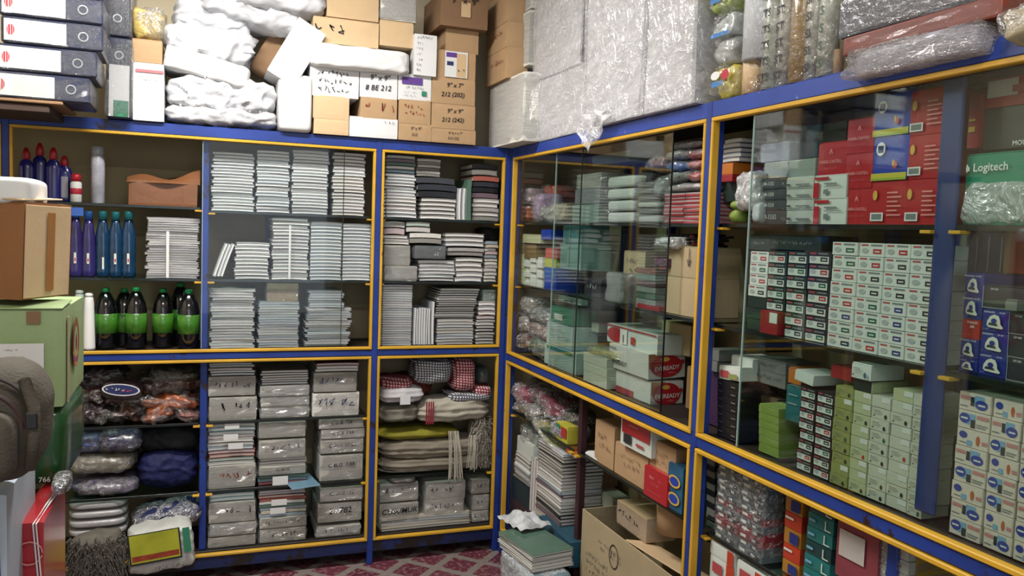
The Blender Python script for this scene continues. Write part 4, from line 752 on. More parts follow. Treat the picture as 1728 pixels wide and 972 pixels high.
for k, (x0, y0, x1, y1, lb, ik) in enumerate(CP):
    packet('B', x0, y0, x1, y1, .07, .24, lb, paperg, zb=None if k != 6 else ZB, ink_m=ik if ik and not isinstance(ik, str) else ink, seed=400+k, words=('CUSUMUR' if k == 1 else None), group=None)
sack('B', 660, 799, 702, 816, .05, .12, 'crumpled clear bag on the upper left packet', mat('grey_crumple', '#77756e', .4, .3, coat=.7, bump=.9), seed=9, name='crumpled_bag', cat='bag', part='bag')
bk(641, 795, 869, ZB, 5, ['ms', 'm', 'g'], 'wide flat dark book under the packets of the last bay', 'flat books on the bottom board', jit=.004, y1=900, d=.06)
# ================= RIGHT CABINET =================
def sideprints(t, w, dep, h, L, name='printed_side'):
    o = prints(t, name, dep, h, L); o.location = (-w/2-.0005, dep/2, 0); o.rotation_euler = (0, 0, -math.pi/2); return o
def sidetext(t, w, dep, h, s, fx, fz, size, m, **k):
    o = text(t, s, 0, 0, size, m, **k); o.location = (-w/2-.0035, dep-dep*fx, h*fz); o.rotation_euler = (math.pi/2, 0, -math.pi/2); return o
def gbox(S, u0, u1, z0, h, d, dep, label, m, group, pr=None, name='small_box', cat='box', b=.0015, jit=.0015, wrp=False, R=random):
    t = thing(name, label, cat, S, (u0+u1)/2+R.uniform(-jit, jit), d+abs(R.gauss(0, jit)), z0, R.gauss(0, .008), group)
    w = (u1-u0)*.985; hh = h*.975
    ob('box_body', ubox(m, .015), t, None, None, (w, dep, hh))
    if pr:
        k = ('p', id(pr))
        if k not in _UB: o = prints(t, 'printed_face', 1, 1, pr, -.004); _UB[k] = o.data; o.scale = (w, .2, hh)
        else: ob('printed_face', _UB[k], t, None, None, (w, .2, hh))
    return t
white2 = mat('off_white_box', '#c4cbc3', .5, .08, 6); blk = mat('black_card', '#17181c', .4, .1, coat=.3)
gtag, rtag, ktag, btag = mat('green_tag', '#1f5a44', .5), mat('red_tag', '#a52832', .5), mat('dark_tag', '#2a2c2e', .5), mat('blue_tag', '#27306e', .5)
grayo = mat('grey_printed_oval', '#9aa3a0', .6); txtg = mat('grey_print', '#6c7674', .6); redt = mat('red_brand_print', '#a4464a', .5)
def penface(tagm, onwhite=True):
    L = []
    if not onwhite: L.append((white2, .06, .06, .94, .62))
    L += [(redt, .08, .78, .36, .90), (txtg, .46, .78, .9, .90), (grayo, .10, .22, .38, .62, 'e'), (tagm, .56, .22, .88, .56), (white2, .62, .33, .82, .42)]
    return L
PF = {c: penface(m) for c, m in (('green', gtag), ('red', rtag), ('black', ktag), ('blue', btag))}
PFD = {c: penface(m, False) for c, m in (('green', gtag), ('red', rtag), ('black', ktag), ('blue', btag))}
cols = ['first', 'second', 'third', 'fourth', 'fifth', 'sixth', 'seventh']; rows_ = ['bottom', 'second', 'third', 'fourth', 'fifth', 'sixth', 'seventh', 'eighth', 'ninth', 'tenth', 'eleventh', 'twelfth', 'thirteenth', 'fourteenth', 'fifteenth', 'sixteenth']
# white pen cartons, eight rows by four columns
xs = [1405, 1449, 1493, 1537, 1588]; us = [UZ('R', x, 410, .06)[0] for x in xs]; ztop = UZ('R', 1560, 404, .06)[1]; ph = (ztop-ZS2)/8.35
tg = ['gbbrb', 'rkrkgrkb']; seqs = ['black green blue red red red green green'.split(), 'red green green green black black red red'.split(), 'blue blue blue blue black black black red'.split(), 'black black black black black black black black'.split()]
for c in range(4):
    for r in range(8):
        col = seqs[c][r]
        gbox('R', us[c], us[c+1]-.001, ZS2+r*ph+.0004, ph, .06, .12, f'white marker box with {col} tag, {rows_[r]} row from shelf, {cols[c]} white column', white2, 'white marker boxes', PF[col], 'marker_box')
# dark cartons with white panels, left of the white ones
dgreen = mat('dark_green_card', '#1f2f2a', .4, .2, coat=.4); dviolet = mat('dark_violet_card', '#2a2636', .4, .2, coat=.4)
xs = [1264, 1296, 1328, 1363, 1402]; us = [UZ('R', x, 450, .07)[0] for x in xs]
for c in range(4):
    zt_ = UZ('R', (xs[c]+xs[c+1])/2, 424, .07)[1]; n = 7
    for r in range(n):
        col = ['black', 'green', 'black', 'green', 'red', 'red', 'black'][(r*3+c) % 7]
        light = (c == 0 and r >= 3); low = c == 0 and r < 3
        if c == 1 and r < 2:
            if r == 0: gbox('R', us[c], us[c+1]-.003, ZS2, (zt_-ZS2)/n*2, .05, .1, 'red carton with a white corner, low beside the dark marker boxes', mat('red_card', '#8c2024', .45, .1), None, [(white2, .55, .5, .98, .95)], 'red_box')
            continue
        gbox('R', us[c], us[c+1]-.003, ZS2+r*(zt_-ZS2)/n, (zt_-ZS2)/n, .07, .12, f'{"pale" if light else "dark"} marker box with {col} tag, {rows_[r]} row, {cols[c]} column left of white ones', white2 if light else (dgreen if c < 3 else dviolet), 'dark marker boxes', (PF if light else PFD)[col] if not low else None, 'marker_box')
for k, (x0, x1) in enumerate(((1264, 1300), (1300, 1386))):
    t, w, h = carton('R', x0, 398, x1, 422, .08, .12, ['short dark green box at the top left of the marker boxes', 'long dark green box lying over the dark marker boxes'][k], dgreen, tape=False, cat='box', name='long_box'); scrib(t, -w*.4, h*.3, w*.4, h*.7, grayo, k, -.003)
# lower shelf grid
yg = mat('yellow_green_card', '#848c52', .5, .12); yg2 = mat('pale_green_card', '#a8b08a', .5, .12); wh3 = mat('ivory_card', '#b4b9a8', .5, .1)
dot = {c: [(txtg, .14, .70, .5, .74), (txtg, .14, .56, .6, .59), (txtg, .14, .42, .55, .45), (ktag, .12, .2, .2, .3), (m, .70, .12, .84, .52, 'e')] for c, m in (('blue', mat('teal_dot', '#2f5f78', .5)), ('dark', ktag), ('red', rtag), ('green', gtag))}
xs = [1345, 1372, 1402, 1434, 1465, 1499, 1536, 1563]; us = [UZ('R', x, 760, .06)[0] for x in xs]; tops = [648, 655, 640, 628, 660, 648, 655]
pit = .0270
for c in range(7):
    zt_ = UZ('R', (xs[c]+xs[c+1])/2+6, tops[c], .06)[1]; n = int((zt_-ZUR-.004)/pit)
    for r in range(n):
        z = ZUR+.0005+r*pit; lab3 = f'{rows_[r]} row, {cols[c]} column'
        if c < 2:
            col = ['black', 'red', 'black', 'green'][(r+c) % 4]; gbox('R', us[c], us[c+1]-.002, z, pit, .06, .11, f'dark maroon pen box with {col} tag, {lab3} lower glazed shelf', mat('maroon_dark_card', '#2e2024', .4, .2), 'dark pen boxes', PFD[col], 'pen_box')
        else:
            cl = ['blue', 'dark', 'green', 'red'][(r*2+c*3) % 4 if (r+c) % 3 == 0 else (0 if c % 2 else 1)]
            ccol, m = [('green', yg), ('pale green', yg2), ('ivory', wh3)][0 if c == 2 else (1 if (c == 3 or (c == 5 and r > 8)) else (2 if c != 4 or r < 9 else 0))]
            gbox('R', us[c], us[c+1]-.002, z, pit, .06, .11, f'{ccol} ink box with a {cl} dot, {lab3} of lower glazed grid', m, 'ink boxes', dot[cl], 'ink_box')
def rb(x0, y0, x1, y1, d, dep, label, m, name='carton', cat='box', zb=None, pr=None, **k):
    t, w, h = carton('R', x0, y0, x1, y1, d, dep, label, m, zb=zb, tape=False, name=name, cat=cat, **k)
    if pr: prints(t, 'printed_face', w, h, pr, -.004)
    return t, w, h
redc = mat('red_card', '#8c2024', .45, .1); redf = mat('red_glossy_card', '#a61f28', .3, .08, coat=.6); bluef = mat('royal_blue_card', '#1d3ea0', .3, .08, coat=.6); tealc = mat('teal_card', '#1d6468', .4, .2, coat=.4); lime = mat('lime_foam', '#7f9644', .6, .2, bump=.3); oran = mat('orange_card', '#b56a24', .45, .15); purp = mat('purple_card', '#3a2446', .4, .2)
greyst = mat('dim_grey_card', '#6b6f6a', .5, .2)
# row tops over the grids
rb(1340, 632, 1372, 648, .06, .1, 'white capped small box tilted on the dark pen boxes', white2, tilt=.1); rb(1402, 620, 1436, 640, .08, .1, 'small red box on the green ink boxes', redc); rb(1437, 615, 1470, 640, .05, .1, 'white box with teal mark standing out on top of the ink boxes', white2, pr=dot['blue'])
rb(1440, 640, 1470, 660, .06, .1, 'dark navy box under the projecting white one', dgreen)
# left part of the lower shelf
zz = ZUR
for k in range(8):
    t, w, h = rb(1210, 748-13*(k+1), 1246, 748-13*k, .06, .14, f'black flat box, {rows_[k]} from the bottom of the black pile', blk, 'flat_box', group='black flat boxes'); prints(t, 'silver_dashes', w, h, [(steel, .7, .4, .9, .55), (steel, .1, .5, .3, .56)], -.003)
rb(1214, 622, 1250, 644, .06, .13, 'crumpled white and green packet on the black pile', white2, pr=[(redt, .1, .2, .5, .7), (yg, .5, .1, .9, .5)], tilt=-.08); rb(1234, 604, 1270, 622, .1, .12, 'small white box above the black pile by the blue back post', white2)
for k, (y0, y1) in enumerate(((608, 628), (628, 650))): rb(1272, y0, 1326, y1, .12, .12, ['dim beige carton, upper one of two beside the black pile', 'dim beige carton with fine print, lower of two beside the black pile'][k], greyst, rows=1, seed=k, name='carton', cat='carton')
rb(1250, 666, 1312, 690, .14, .12, 'dim brown board box above the lime packs', mat('dim_brown_card', '#5a4c38', .5, .2))
for k in range(9): rb(1280, 804-13*(k+1), 1314, 804-13*k, .07, .12, f'lime green soft pack, {rows_[k]} from the bottom of its pile', lime, 'soft_pack', 'packet', group='lime packs')
rb(1326, 652, 1352, 712, .08, .12, 'teal box standing behind the dark pen boxes', tealc, pr=[(grayo, .2, .75, .8, .78), (grayo, .2, .5, .8, .53)]); rb(1330, 622, 1352, 648, .1, .1, 'orange and green small box on the teal one', oran)
for k in range(9): rb(1316, 800-13*(k+1), 1344, 800-13*k, .14, .12, f'dark green shadowed box, {rows_[k]} from the bottom beside the lime packs', dgreen, 'flat_box', group='dark shadowed boxes')
for k in range(5): rb(1250, 780-18*(k+1), 1279, 780-18*k, .16, .1, f'black box behind the lime packs, {rows_[k]} from the bottom', blk, 'flat_box', group='black boxes behind')
for k, (x0, y0, x1, y1) in enumerate(((1196, 590, 1213, 608), (1194, 608, 1210, 626))): rb(x0, y0, x1, y1, .1, .1, ['small pale box by the big post, upper', 'small pale box by the big post, lower'][k], greyst, zb=None)
rb(1192, 626, 1218, 716, .12, .12, 'dark purple box standing by the big post', purp, zb=None)
# shelf 2 left part
for k in range(9): rb(1264, 592-11*(k+1), 1292, 592-11*k, .20, .1, f'dark green card pad, {rows_[k]} from the bottom behind the marker boxes', dgreen, 'card_pad', 'pad', group='dark green pads')
# shelf 1, bay E
fc = 'FABER-CASTELL'
goldp = mat('gold_print', '#c9a24a', .4)
pinkw = mat('pale_red_print', '#d08a86', .5)
def fabfront(t, w, h, sub=True):
    text(t, fc, 0, h*.42, w*.115, pinkw, -.004); text(t, '^', 0, h*.66, w*.3, pinkw, -.004)
    if sub: scrib(t, -w*.3, h*.2, w*.3, h*.27, pinkw, 3, -.004)
def fabback(t, w, h):
    prints(t, 'printed_back', w, h, [(goldp, .08, .55, .22, .78, 'e'), (white, .04, .08, .42, .27), (txtg, .08, .11, .38, .24)]+[(pinkw, .52, .2+.1*k, .92-.1*(k % 2), .23+.1*k) for k in range(6)], -.004)
for x0, y0, x1, y1, kind, lb in ((1425, 318, 1470, 373, 'f', 'red pencil box with white logo, lowest of its column, top glazed shelf'), (1427, 258, 1472, 318, 'f', 'red pencil box with white logo, middle of its column'), (1430, 200, 1475, 258, 'f', 'red pencil box with white logo, uppermost of its column'), (1381, 240, 1428, 297, 'f', 'red pencil box with white logo above the white boxes with red bands'),
        (1470, 304, 1528, 373, 'b', 'large red box with barcode under the blue and yellow ones'), (1528, 301, 1587, 376, 'b', 'large red box with barcode on the shelf beside the inner post'), (1533, 226, 1592, 301, 'b', 'large red box with yellow seal, middle one by the inner post'), (1537, 150, 1597, 226, 'b', 'large red box high under the beam by the inner post'),
        (1474, 228, 1533, 304, 'w', 'royal blue box with yellow foot, lower one'), (1477, 156, 1537, 228, 'w', 'royal blue box with yellow foot, upper one under the beam')):
    t, w, h = rb(x0, y0, x1, y1, .07, .12, lb, bluef if kind == 'w' else redf, 'pencil_box', zb=ZS1 if y1 > 365 else None)
    if kind == 'f': fabfront(t, w, h)
    elif kind == 'b': fabback(t, w, h)
    else: prints(t, 'printed_face', w, h, [(mat('yellow_foot', '#b9b23a', .4), .0, .0, 1, .16), (mat('lemon', '#8aa234', .4), 0, .0, 1, .05), (white, .12, .55, .38, .86, 'e'), (inkb, .17, .62, .33, .78), (mat('sticker_red', '#b0483a', .5), .62, .25, .74, .42, 'e'), (goldp, .6, .3, .66, .45, 'e')], -.004)
for y0, y1, lb in ((296, 335, 'white box with red stripe, upper of two under the red pencil box'), (335, 373, 'white box with red stripe resting on the top glazed shelf')):
    t, w, h = rb(1374, y0, 1428, y1, .065, .12, lb, white2, 'striped_box', zb=ZS1 if y1 > 360 else None, pr=[(redf, .02, .02, .2, .70), (redf, .04, .82, .5, .94), (txtg, .35, .62, .75, .68), (txtg, .35, .5, .9, .53), (txtg, .35, .2, .5, .4)])
for k, y in enumerate((300, 318, 336, 354)):
    t, w, h = rb(1327, y, 1373, y+18, .07, .12, f'grey white pen packet in clear wrap, {rows_[3-k]} of four beside the striped boxes', white2, 'pen_packet', 'packet', zb=ZS1 if k == 3 else None, pr=[(txtg, .05, .08, .95, .16), (ktag, .05, .3, .2, .45), (txtg, .4, .3, .9, .42)])
    wrap(t, w, .12, h, filmf, k)
for k, y in enumerate((302, 320, 338, 355)):
    t, w, h = rb(1276, y, 1326, y+17, .07, .12, f'dark packet with white model number, {rows_[3-k]} of four, top glazed shelf', mat('slate_card', '#2f3a42', .4, .1), 'pen_packet', 'packet', zb=ZS1 if k == 3 else None); text(t, 'UM-153S', -w*.05, h*.5, h*.5, white2, -.004); wrap(t, w, .12, h, filmf, k)
for k, (x0, y0, x1, y1, m, lb) in enumerate(((1290, 272, 1330, 302, white2, 'clear-wrapped white pack on the model-number packets'), (1284, 240, 1332, 272, mat('pale_violet_pack', '#a9b0c4', .4, .2), 'shiny pale violet pack high over the model-number packets'), (1331, 268, 1376, 300, mat('mint_pack', '#a3b5a4', .4, .2), 'mint coloured pack on the grey white pen packets'), (1296, 210, 1326, 240, mat('beige_pack', '#8d8878', .5, .3), 'dim beige pack near the beam behind the violet one'))):
    packet('R', x0, y0, x1, y1, .09, .12, lb, m, ink_m=False, seed=k+500, wrp=filmm)
sack('R', 1246, 290, 1276, 356, .05, .12, 'crumpled clear plastic bag poking out by the lime rolls', mat('white_crumple', '#9fa3a0', .3, .4, coat=.8, bump=1.), seed=501, name='crumpled_bag', cat='bag', amp=.15, film_m=filmw, part='bag')
sack('R', 1268, 340, 1282, 373, .05, .1, 'small white blue tissue pack beside the crumpled bag', mat('tissue', '#b3bcc0', .5, .3, 20), seed=502, zb=ZS1, name='tissue_pack', cat='packet', part='pack_body')
for k, (x0, y0, x1, y1) in enumerate(((1224, 352, 1244, 372), (1228, 338, 1246, 354))): sack('R', x0, y0, x1, y1, .05, .05, ['lime green foam roll on the shelf by the big post', 'lime green foam roll resting on another'][k], lime, seed=503+k, zb=ZS1 if k == 0 else None, name='foam_roll', cat='roll', p=2.5, part='roll')
stack('R', 1218, 1272, 232, None, .12, 5, .12, ['b', 'w'], 'pale_pack', 'pale blue grey pad in the pile high by the big post', 'pad', 'pale pads by the post', y1=272)
rb(1214, 276, 1246, 294, .1, .12, 'orange box with dark blue end under the pale pads', oran); rb(1214, 294, 1250, 306, .1, .12, 'red board box under the orange one', redc); rb(1214, 306, 1250, 340, .14, .1, 'dark green box behind the lime rolls', dgreen)
for k, (x0, y0, x1, y1, m, lb) in enumerate(((1346, 212, 1382, 236, mat('bright_cyan_pack', '#2685a6', .4, .3), 'bright cyan pack behind the red pencil boxes'), (1330, 236, 1352, 262, tealc, 'teal pack left of the cyan one'), (1352, 238, 1380, 266, MATS['bright_cyan_pack'], 'cyan blue pack above the mint one'), (1390, 205, 1428, 238, mat('dim_sage_pack', '#56645c', .5, .3), 'dim sage box under the beam before the red ones'), (1300, 195, 1345, 212, mat('dim_plum_pack', '#4a3d50', .5, .4), 'dim plum pack under the beam'))):
    packet('R', x0, y0, x1, y1, .16, .12, lb, m, ink_m=False, seed=k+520, wrp=filmf)
# bay F
t, w, h = rb(1628, 256, 1760, 376, .06, .12, 'bright green box with white brand name in a plastic bag', mat('bright_green_card', '#0f7a5c', .4, .06), 'mouse_box', zb=ZS1)
o = text(t, 'Logitech', -w*.15, h*.80, h*.16, white, -.005); prints(t, 'logo_mark', w, h, [(white, .02, .74, .05, .86, 'e'), (white, .05, .76, .07, .82)], -.005)
ob('plastic_wrap', soft(w*1.06, .13, h*.62, 5, .06, 7, (12, 5, 8), nf=8, m=filmw), t, (0, -.012, 0))
t, w, h = rb(1652, 178, 1760, 250, .10, .12, 'dark grey box lettered in small white capitals above the green box', mat('charcoal_card', '#383d3c', .4, .1), 'mouse_box'); text(t, 'MOUSE', w*.22, h*.1, h*.16, white, -.005)
rb(1652, 130, 1760, 178, .10, .12, 'red box with wide white label under the beam at the right end', redf, pr=[(mat('grey_white_label', '#b9b2ac', .5), .05, .35, .6, .95), (redt, .5, .45, .95, .7)])
rb(1634, 160, 1652, 250, .09, .12, 'narrow red book box upright by the inner post', redc, pr=[(goldp, .2, .3, .8, .4), (goldp, .2, .5, .8, .54)])
for k, (x0, x1, m, lb) in enumerate(((1607, 1619, bluef, 'dark blue folder upright next to the inner post'), (1619, 1634, wh3, 'cream paper block upright between the folders'), (1634, 1652, mat('indigo_folder', '#26244e', .4, .15), 'indigo folder upright right of the cream block'), (1652, 1672, MATS['indigo_folder'], 'indigo folder, second right of the cream block'), (1672, 1694, mat('navy_folder', '#1c2040', .4, .15), 'navy folder upright in the row'), (1694, 1704, mat('tan_board', '#7d6038', .5), 'thin tan board upright at the end of the folders'), (1704, 1740, mat('rust_card', '#8a3526', .5), 'rust red box at the right edge, upper'))):
    t, w, h = rb(x0, 392, x1, 462, .14, .12, lb, m, 'folder', 'folder')
    if k in (2, 3, 4): prints(t, 'bright_seam', w, h, [(grayo, .85, .05, .9, .9)], -.003)
kb = mat('punch_box_blue', '#1c2680', .35, .15, coat=.5); kd = mat('punch_box_dark', '#2b2a34', .45, .15, coat=.3)
def punch(x0, y0, x1, y1, lb, kind, zb=None):
    t, w, h = rb(x0, y0, x1, y1, .08, .12, lb, {'b': kb, 'r': redf, 'd': kd}[kind], 'punch_box', zb=zb)
    if kind == 'd': prints(t, 'pale_edges', w, h, [(grayo, 0, .0, .015, 1), (grayo, 0, .0, 1, .025)], -.003); text(t, 'DP-280', -w*.2, h*.86, h*.12, white2, -.004)
    elif kind == 'r': text(t, 'PUNCH', w*.15, h*.85, h*.17, white2, -.004); text(t, '280', w*.15, h*.65, h*.17, white2, -.004); scrib(t, -w*.4, h*.2, w*.3, h*.3, goldp, 2, -.004)
    else:
        text(t, 'KANGARO', -w*.2, h*.91, h*.11, white2, -.004); text(t, 'DP-280', w*.28, h*.91, h*.09, white2, -.004)
        mb = MB(); n = 12; pm = mat('pale_punch', '#c9cdbd', .35)
        outer = [(.22, .30), (.24, .5), (.34, .72), (.5, .82), (.66, .76), (.72, .6), (.74, .4), (.86, .24), (.80, .18), (.3, .22)]
        mb.poly([((a-.5)*w, -.0045, c*h) for a, c in outer], pm); mb.poly([((.5+.11*math.cos(6.28*k/n)-.5)*w, -.0052, (.52+.12*math.sin(6.28*k/n))*h) for k in range(n)], kb); mb.poly([((a-.5)*w, -.0052, c*h) for a, c in ((.28, .32), (.66, .3), (.62, .4), (.34, .44))], kd)
        ob('punch_picture', mb, t); scrib(t, -w*.46, h*.08, -w*.2, h*.2, white2, int(x0+y0), -.004)
A = [(1616, 462, 1660, 500, 'blue paper punch box, topmost of its column by the inner post', 'b'), (1613, 500, 1657, 538, 'blue paper punch box second from top by the inner post', 'b'), (1610, 538, 1653, 572, 'red paper punch box between the blue ones', 'r'), (1608, 570, 1651, 606, 'blue punch box with squared punch picture under the red one', 'b'), (1606, 605, 1649, 641, 'blue punch box standing on the shelf by the inner post', 'b'),
     (1658, 524, 1703, 561, 'blue punch box, upper of the second column', 'b'), (1655, 561, 1700, 599, 'blue punch box, middle of the second column', 'b'), (1651, 598, 1698, 641, 'blue punch box, lowest of the second column', 'b'), (1660, 484, 1728, 522, 'dark back of a punch box above the second column', 'd'), (1704, 530, 1760, 566, 'dark punch box end at the right edge, upper', 'd'), (1702, 566, 1760, 606, 'dark punch box end at the right edge, middle', 'd'), (1700, 606, 1760, 650, 'dark punch box end at the right edge, lower', 'd')]
for a in A: punch(*a)
rb(1696, 508, 1716, 524, .06, .05, 'small grey box on the dark punch boxes', greyst)
# tape boxes grid, bay F lower glazed shelf
bo = mat('blue_oval_print', '#2b3f8c', .4); bs = mat('sky_swoosh', '#6d9ab5', .5); pk = mat('pinkish_print', '#b07a78', .5); ochre = mat('orange_spot', '#a8552a', .5); ivory2 = mat('cream_box', '#c3bdae', .5, .1)
TF = [[(bs, .28, .25, .55, .85), (bo, .05, .28, .40, .86, 'e'), (white2, .10, .52, .32, .62), (ktag, .42, .1, .56, .55), (pk, .6, .65, .98, .85), (txtg, .6, .3, .95, .36), (txtg, .6, .18, .9, .23)],
      [(bs, .5, .3, .8, .9), (bo, .52, .15, .92, .7, 'e'), (white2, .62, .36, .84, .45), (pk, .05, .6, .35, .8), (ktag, .38, .3, .5, .8), (txtg, .05, .2, .3, .26)],
      [(bo, .08, .45, .34, .85, 'e'), (ochre, .62, .2, .74, .75, 'e'), (txtg, .1, .2, .5, .25), (pk, .8, .3, .98, .5), (bs, .34, .1, .5, .4)]]
xs = [1610, 1668, 1722, 1780]; us = [UZ('R', x, 770, .06)[0] for x in xs]; pit = .0372
for c in range(3):
    zt_ = min(UZ('R', xs[c]+30, 656, .06)[1], 1.325); n = int((zt_-ZUR)/pit)
    for r in range(n):
        gbox('R', us[c], us[c+1]-.004, ZUR+.0005+r*pit, pit, .06, .11, f'cream box with blue oval, {rows_[r] if r < 13 else "topmost"} row from the board, {cols[c]} column right end', ivory2, 'cream boxes with blue ovals', TF[(r+c) % 3 if r != 3 else 0], 'tape_box')
for k in range(10): rb(1600, 890-22*(k+1), 1612, 890-22*k, .14, .1, f'dark small box beside the inner post, {rows_[k]} from the board', blk, 'flat_box', group='dark boxes beside the post')
# ================= bay D =================
pinkp = mat('salmon_pack', '#b0563e', .4, .3, coat=.6, bump=.5); lil = mat('lilac_pack', '#8f7a96', .4, .2, coat=.6, bump=.4); clr = mat('clear_crumple', '#8b918c', .3, .4, 14, coat=.8, bump=.9)
for k, (x0, y0, x1, y1, d, m, lb) in enumerate(((870, 350-4, 884, 372, .08, mat('orange_pack', '#b5602a', .4, .3, coat=.6), 'orange clear pack at the far corner on the top glazed shelf'), (872, 318, 890, 345, .08, mat('pale_rose_pack', '#a8969a', .4, .3, coat=.6), 'pale rose pack standing over the orange one'), (896, 326, 908, 371, .07, lil, 'lilac plastic pack upright near the corner'), (914, 312, 932, 340, .15, pinkp, 'salmon red card pack behind the crumpled clear bags'), (908, 348, 928, 371, .05, clr, 'crumpled clear bag near the corner'), (926, 342, 948, 372, .07, mat('straw_crumple', '#8f866a', .35, .4, 14, coat=.8, bump=.9), 'straw coloured crumpled bag by the glass edge'))):
    sack('R', x0, y0, x1, y1, d, .14, lb, m, seed=600+k, name='soft_pack', cat='packet', amp=.1, p=5, film_m=filmf, part='pack_body')
for k, (x0, y0, x1, y1, m, lb) in enumerate(((965, 344, 1010, 373, mat('mint_grey_pack', '#7f9a90', .4, .2, coat=.5), 'mint grey pack seen through both panes'), (970, 318, 1012, 344, mat('grey_stack_pack', '#8a8e90', .4, .3, coat=.5, stretch=(2, 2, 60)), 'grey striped pack above the mint one'), (974, 292, 1014, 318, paperg, 'grey paper pack uppermost behind both panes'))):
    packet('R', x0, y0, x1, y1, .1, .18, lb, m, ink_m=False, seed=610+k, wrp=filmf)
for k, (y0, y1, m) in enumerate(((296, 316, white2), (317, 336, white2), (337, 356, white2), (357, 373, white))):
    packet('R', 1022, y0, 1070, y1, .07, .18, f'white ream packet, {["topmost", "second from top", "third from top", "bottom"][k]} of four behind the glass', m, ink_m=False, seed=620+k, wrp=filmf, p=8, amp=.015)
for k in range(6):
    y = 373-11.2*k; packet('R', 1072, y-11, 1112-2*k, y, .07, .18, f'grey flat wrapped pack, {rows_[k]} from the bottom beside the white reams', [white, greyst, white2, greyst, greyst, greyst][k], ink_m=False, seed=630+k, wrp=filmm, group='grey flat packs', p=6)
sack('R', 1074, 286, 1100, 310, .12, .1, 'black net bundle on the grey flat packs', mat('black_net', '#1f2022', .7), seed=640, name='net_bundle', cat='bundle', part='bundle_body')
redw2 = mat('red_white_stripe_pack', rough=.35, var=.25, coat=.7, bump=.5, bscale=24, pal=['#94202a', '#a8323a', '#8a1f24', '#b04c50'])
mk = MB().box(-.5, 0, 0, .5, 1, .55, redw2).box(-.5, .01, .55, .5, 1, 1, mat('white_band', '#b9b2b4', .35, .2, coat=.7, bump=.6)).mesh('pack')
for c, (x0, x1) in enumerate(((1119, 1152), (1153, 1188))):
    u, z, w, h = rect('R', x0, 324, x1, 374, .07, ZS1)
    for k in range(8):
        o = ob('striped_pack', mk); tag(o, f'red and white thin pack, {rows_[k]} from shelf, {"left" if c == 0 else "right"} column by the big post', 'packet', 'red and white packs')
        o.matrix_world = Matrix.Translation(W('R', u, .07+random.random()*.006, z+k*.0125)) @ Matrix.Rotation(RZ['R']+random.gauss(0, .02), 4, 'Z') @ Matrix.Diagonal((w, .18, .0122, 1))
for k, (x0, y0, x1, y1, c, lb) in enumerate(((1155, 286, 1190, 306, '#a01f28', 'red crinkled pack, lower, beside the big post'), (1155, 268, 1191, 286, '#8f2a30', 'red crinkled pack with white streaks, middle'), (1154, 250, 1192, 268, '#7a2228', 'dark red crinkled pack near the beam'), (1122, 272, 1154, 290, '#2a5aa0', 'bright blue crinkled pack left of the red ones'), (1120, 252, 1154, 272, '#8b8e90', 'silver crinkled pack under the beam'), (1120, 290, 1154, 308, '#5a6a64', 'grey green crinkled pack under the blue one'), (1120, 308, 1188, 323, '#9a9698', 'clear crinkled layer on the red and white packs'), (1122, 236, 1192, 252, '#3a3236', 'dark crinkled pack right under the beam'), (1096, 296, 1120, 336, '#7d8482', 'crumpled clear bag left of the crinkled packs'), (1090, 262, 1120, 290, '#8f6a68', 'pinkish crumpled bag seen through the pane'))):
    sack('R', x0, y0, x1, y1, .07, .16, lb, mat(f'crinkle_{k}', c, .3, .35, 14, coat=.9, bump=1., bscale=26), seed=650+k, name='crinkled_pack', cat='packet', amp=.1, p=4, pillow=.3, film_m=filmf, part='pack_body')
packet('R', 1000, 243, 1062, 276, .2, .1, 'pale flat slab put in for a reflection high in the sliding pane', white2, ink_m=False, seed=661, wrp=filmf)  # wrapped slab stands in for the white reflection in the pane
# shelf 2 bay D
smallw = [(866, 452, 885, 482, yg2, 'pale green box pile low near the corner'), (866, 428, 884, 452, yg2, 'pale green box near the corner, middle'), (867, 410, 883, 428, mat('olive_tin', '#75785a', .4, .3), 'olive box near the corner, upper'), (884, 412, 905, 436, mat('amber_reel', '#7d6a44', .4, .4), 'amber reel pack behind the pane')]
for k, (x0, y0, x1, y1, m, lb) in enumerate(smallw): rb(x0, y0, x1, y1, .07, .12, lb, m, seed=k)
for r in range(6):
    for c in range(3): rb(883+11*c, 484-8.5*(r+1)+c, 893+11*c, 484-8.5*r+c, .07+.01*((r+c) % 2), .1, f'tiny white box, {rows_[r]} row, {cols[c]} column near the corner', white2, 'tiny_box', group='tiny white boxes')
for k, (x0, y0, x1, y1, m, lb) in enumerate(((918, 470, 938, 492, bluef, 'royal blue box on the shelf near the corner'), (918, 451, 938, 470, mat('mid_blue_card', '#2c5aa0', .4), 'mid blue box on the royal blue one'), (919, 436, 938, 451, mat('lemon_band_box', '#a8b052', .4), 'yellow green banded box on the blue boxes'), (920, 420, 940, 436, mat('coral_card', '#b05a52', .4), 'coral red box above the banded one'), (913, 388, 930, 404, bluef, 'small royal blue box high near the corner'), (876, 396, 912, 410, yg2, 'pale green open leaflet stack'))): rb(x0, y0, x1, y1, .06, .12, lb, m)
glassb = mat('aqua_white_box', '#a9c0b8', .35, .2, coat=.5)
for k, (x0, y0, x1, y1, m, lb) in enumerate(((943, 455, 982, 512, glassb, 'tall white aqua box with dark square windows'), (945, 412, 980, 455, mat('aqua_box', '#7da39c', .35, .2, coat=.5), 'aqua clear box above the one with square windows'), (950, 380, 978, 411, mat('deep_aqua_box', '#4f8488', .35, .2, coat=.5), 'deep aqua clear box under the shelf'))):
    rb(x0, y0, x1, y1, .07, .14, lb, m, pr=[(dgreen, .3, .2, .45, .36), (dgreen, .55, .2, .7, .36), (white, .2, .8, .8, .84)] if k == 0 else [(grayo, .45, .05, .48, .95)], zb=None)
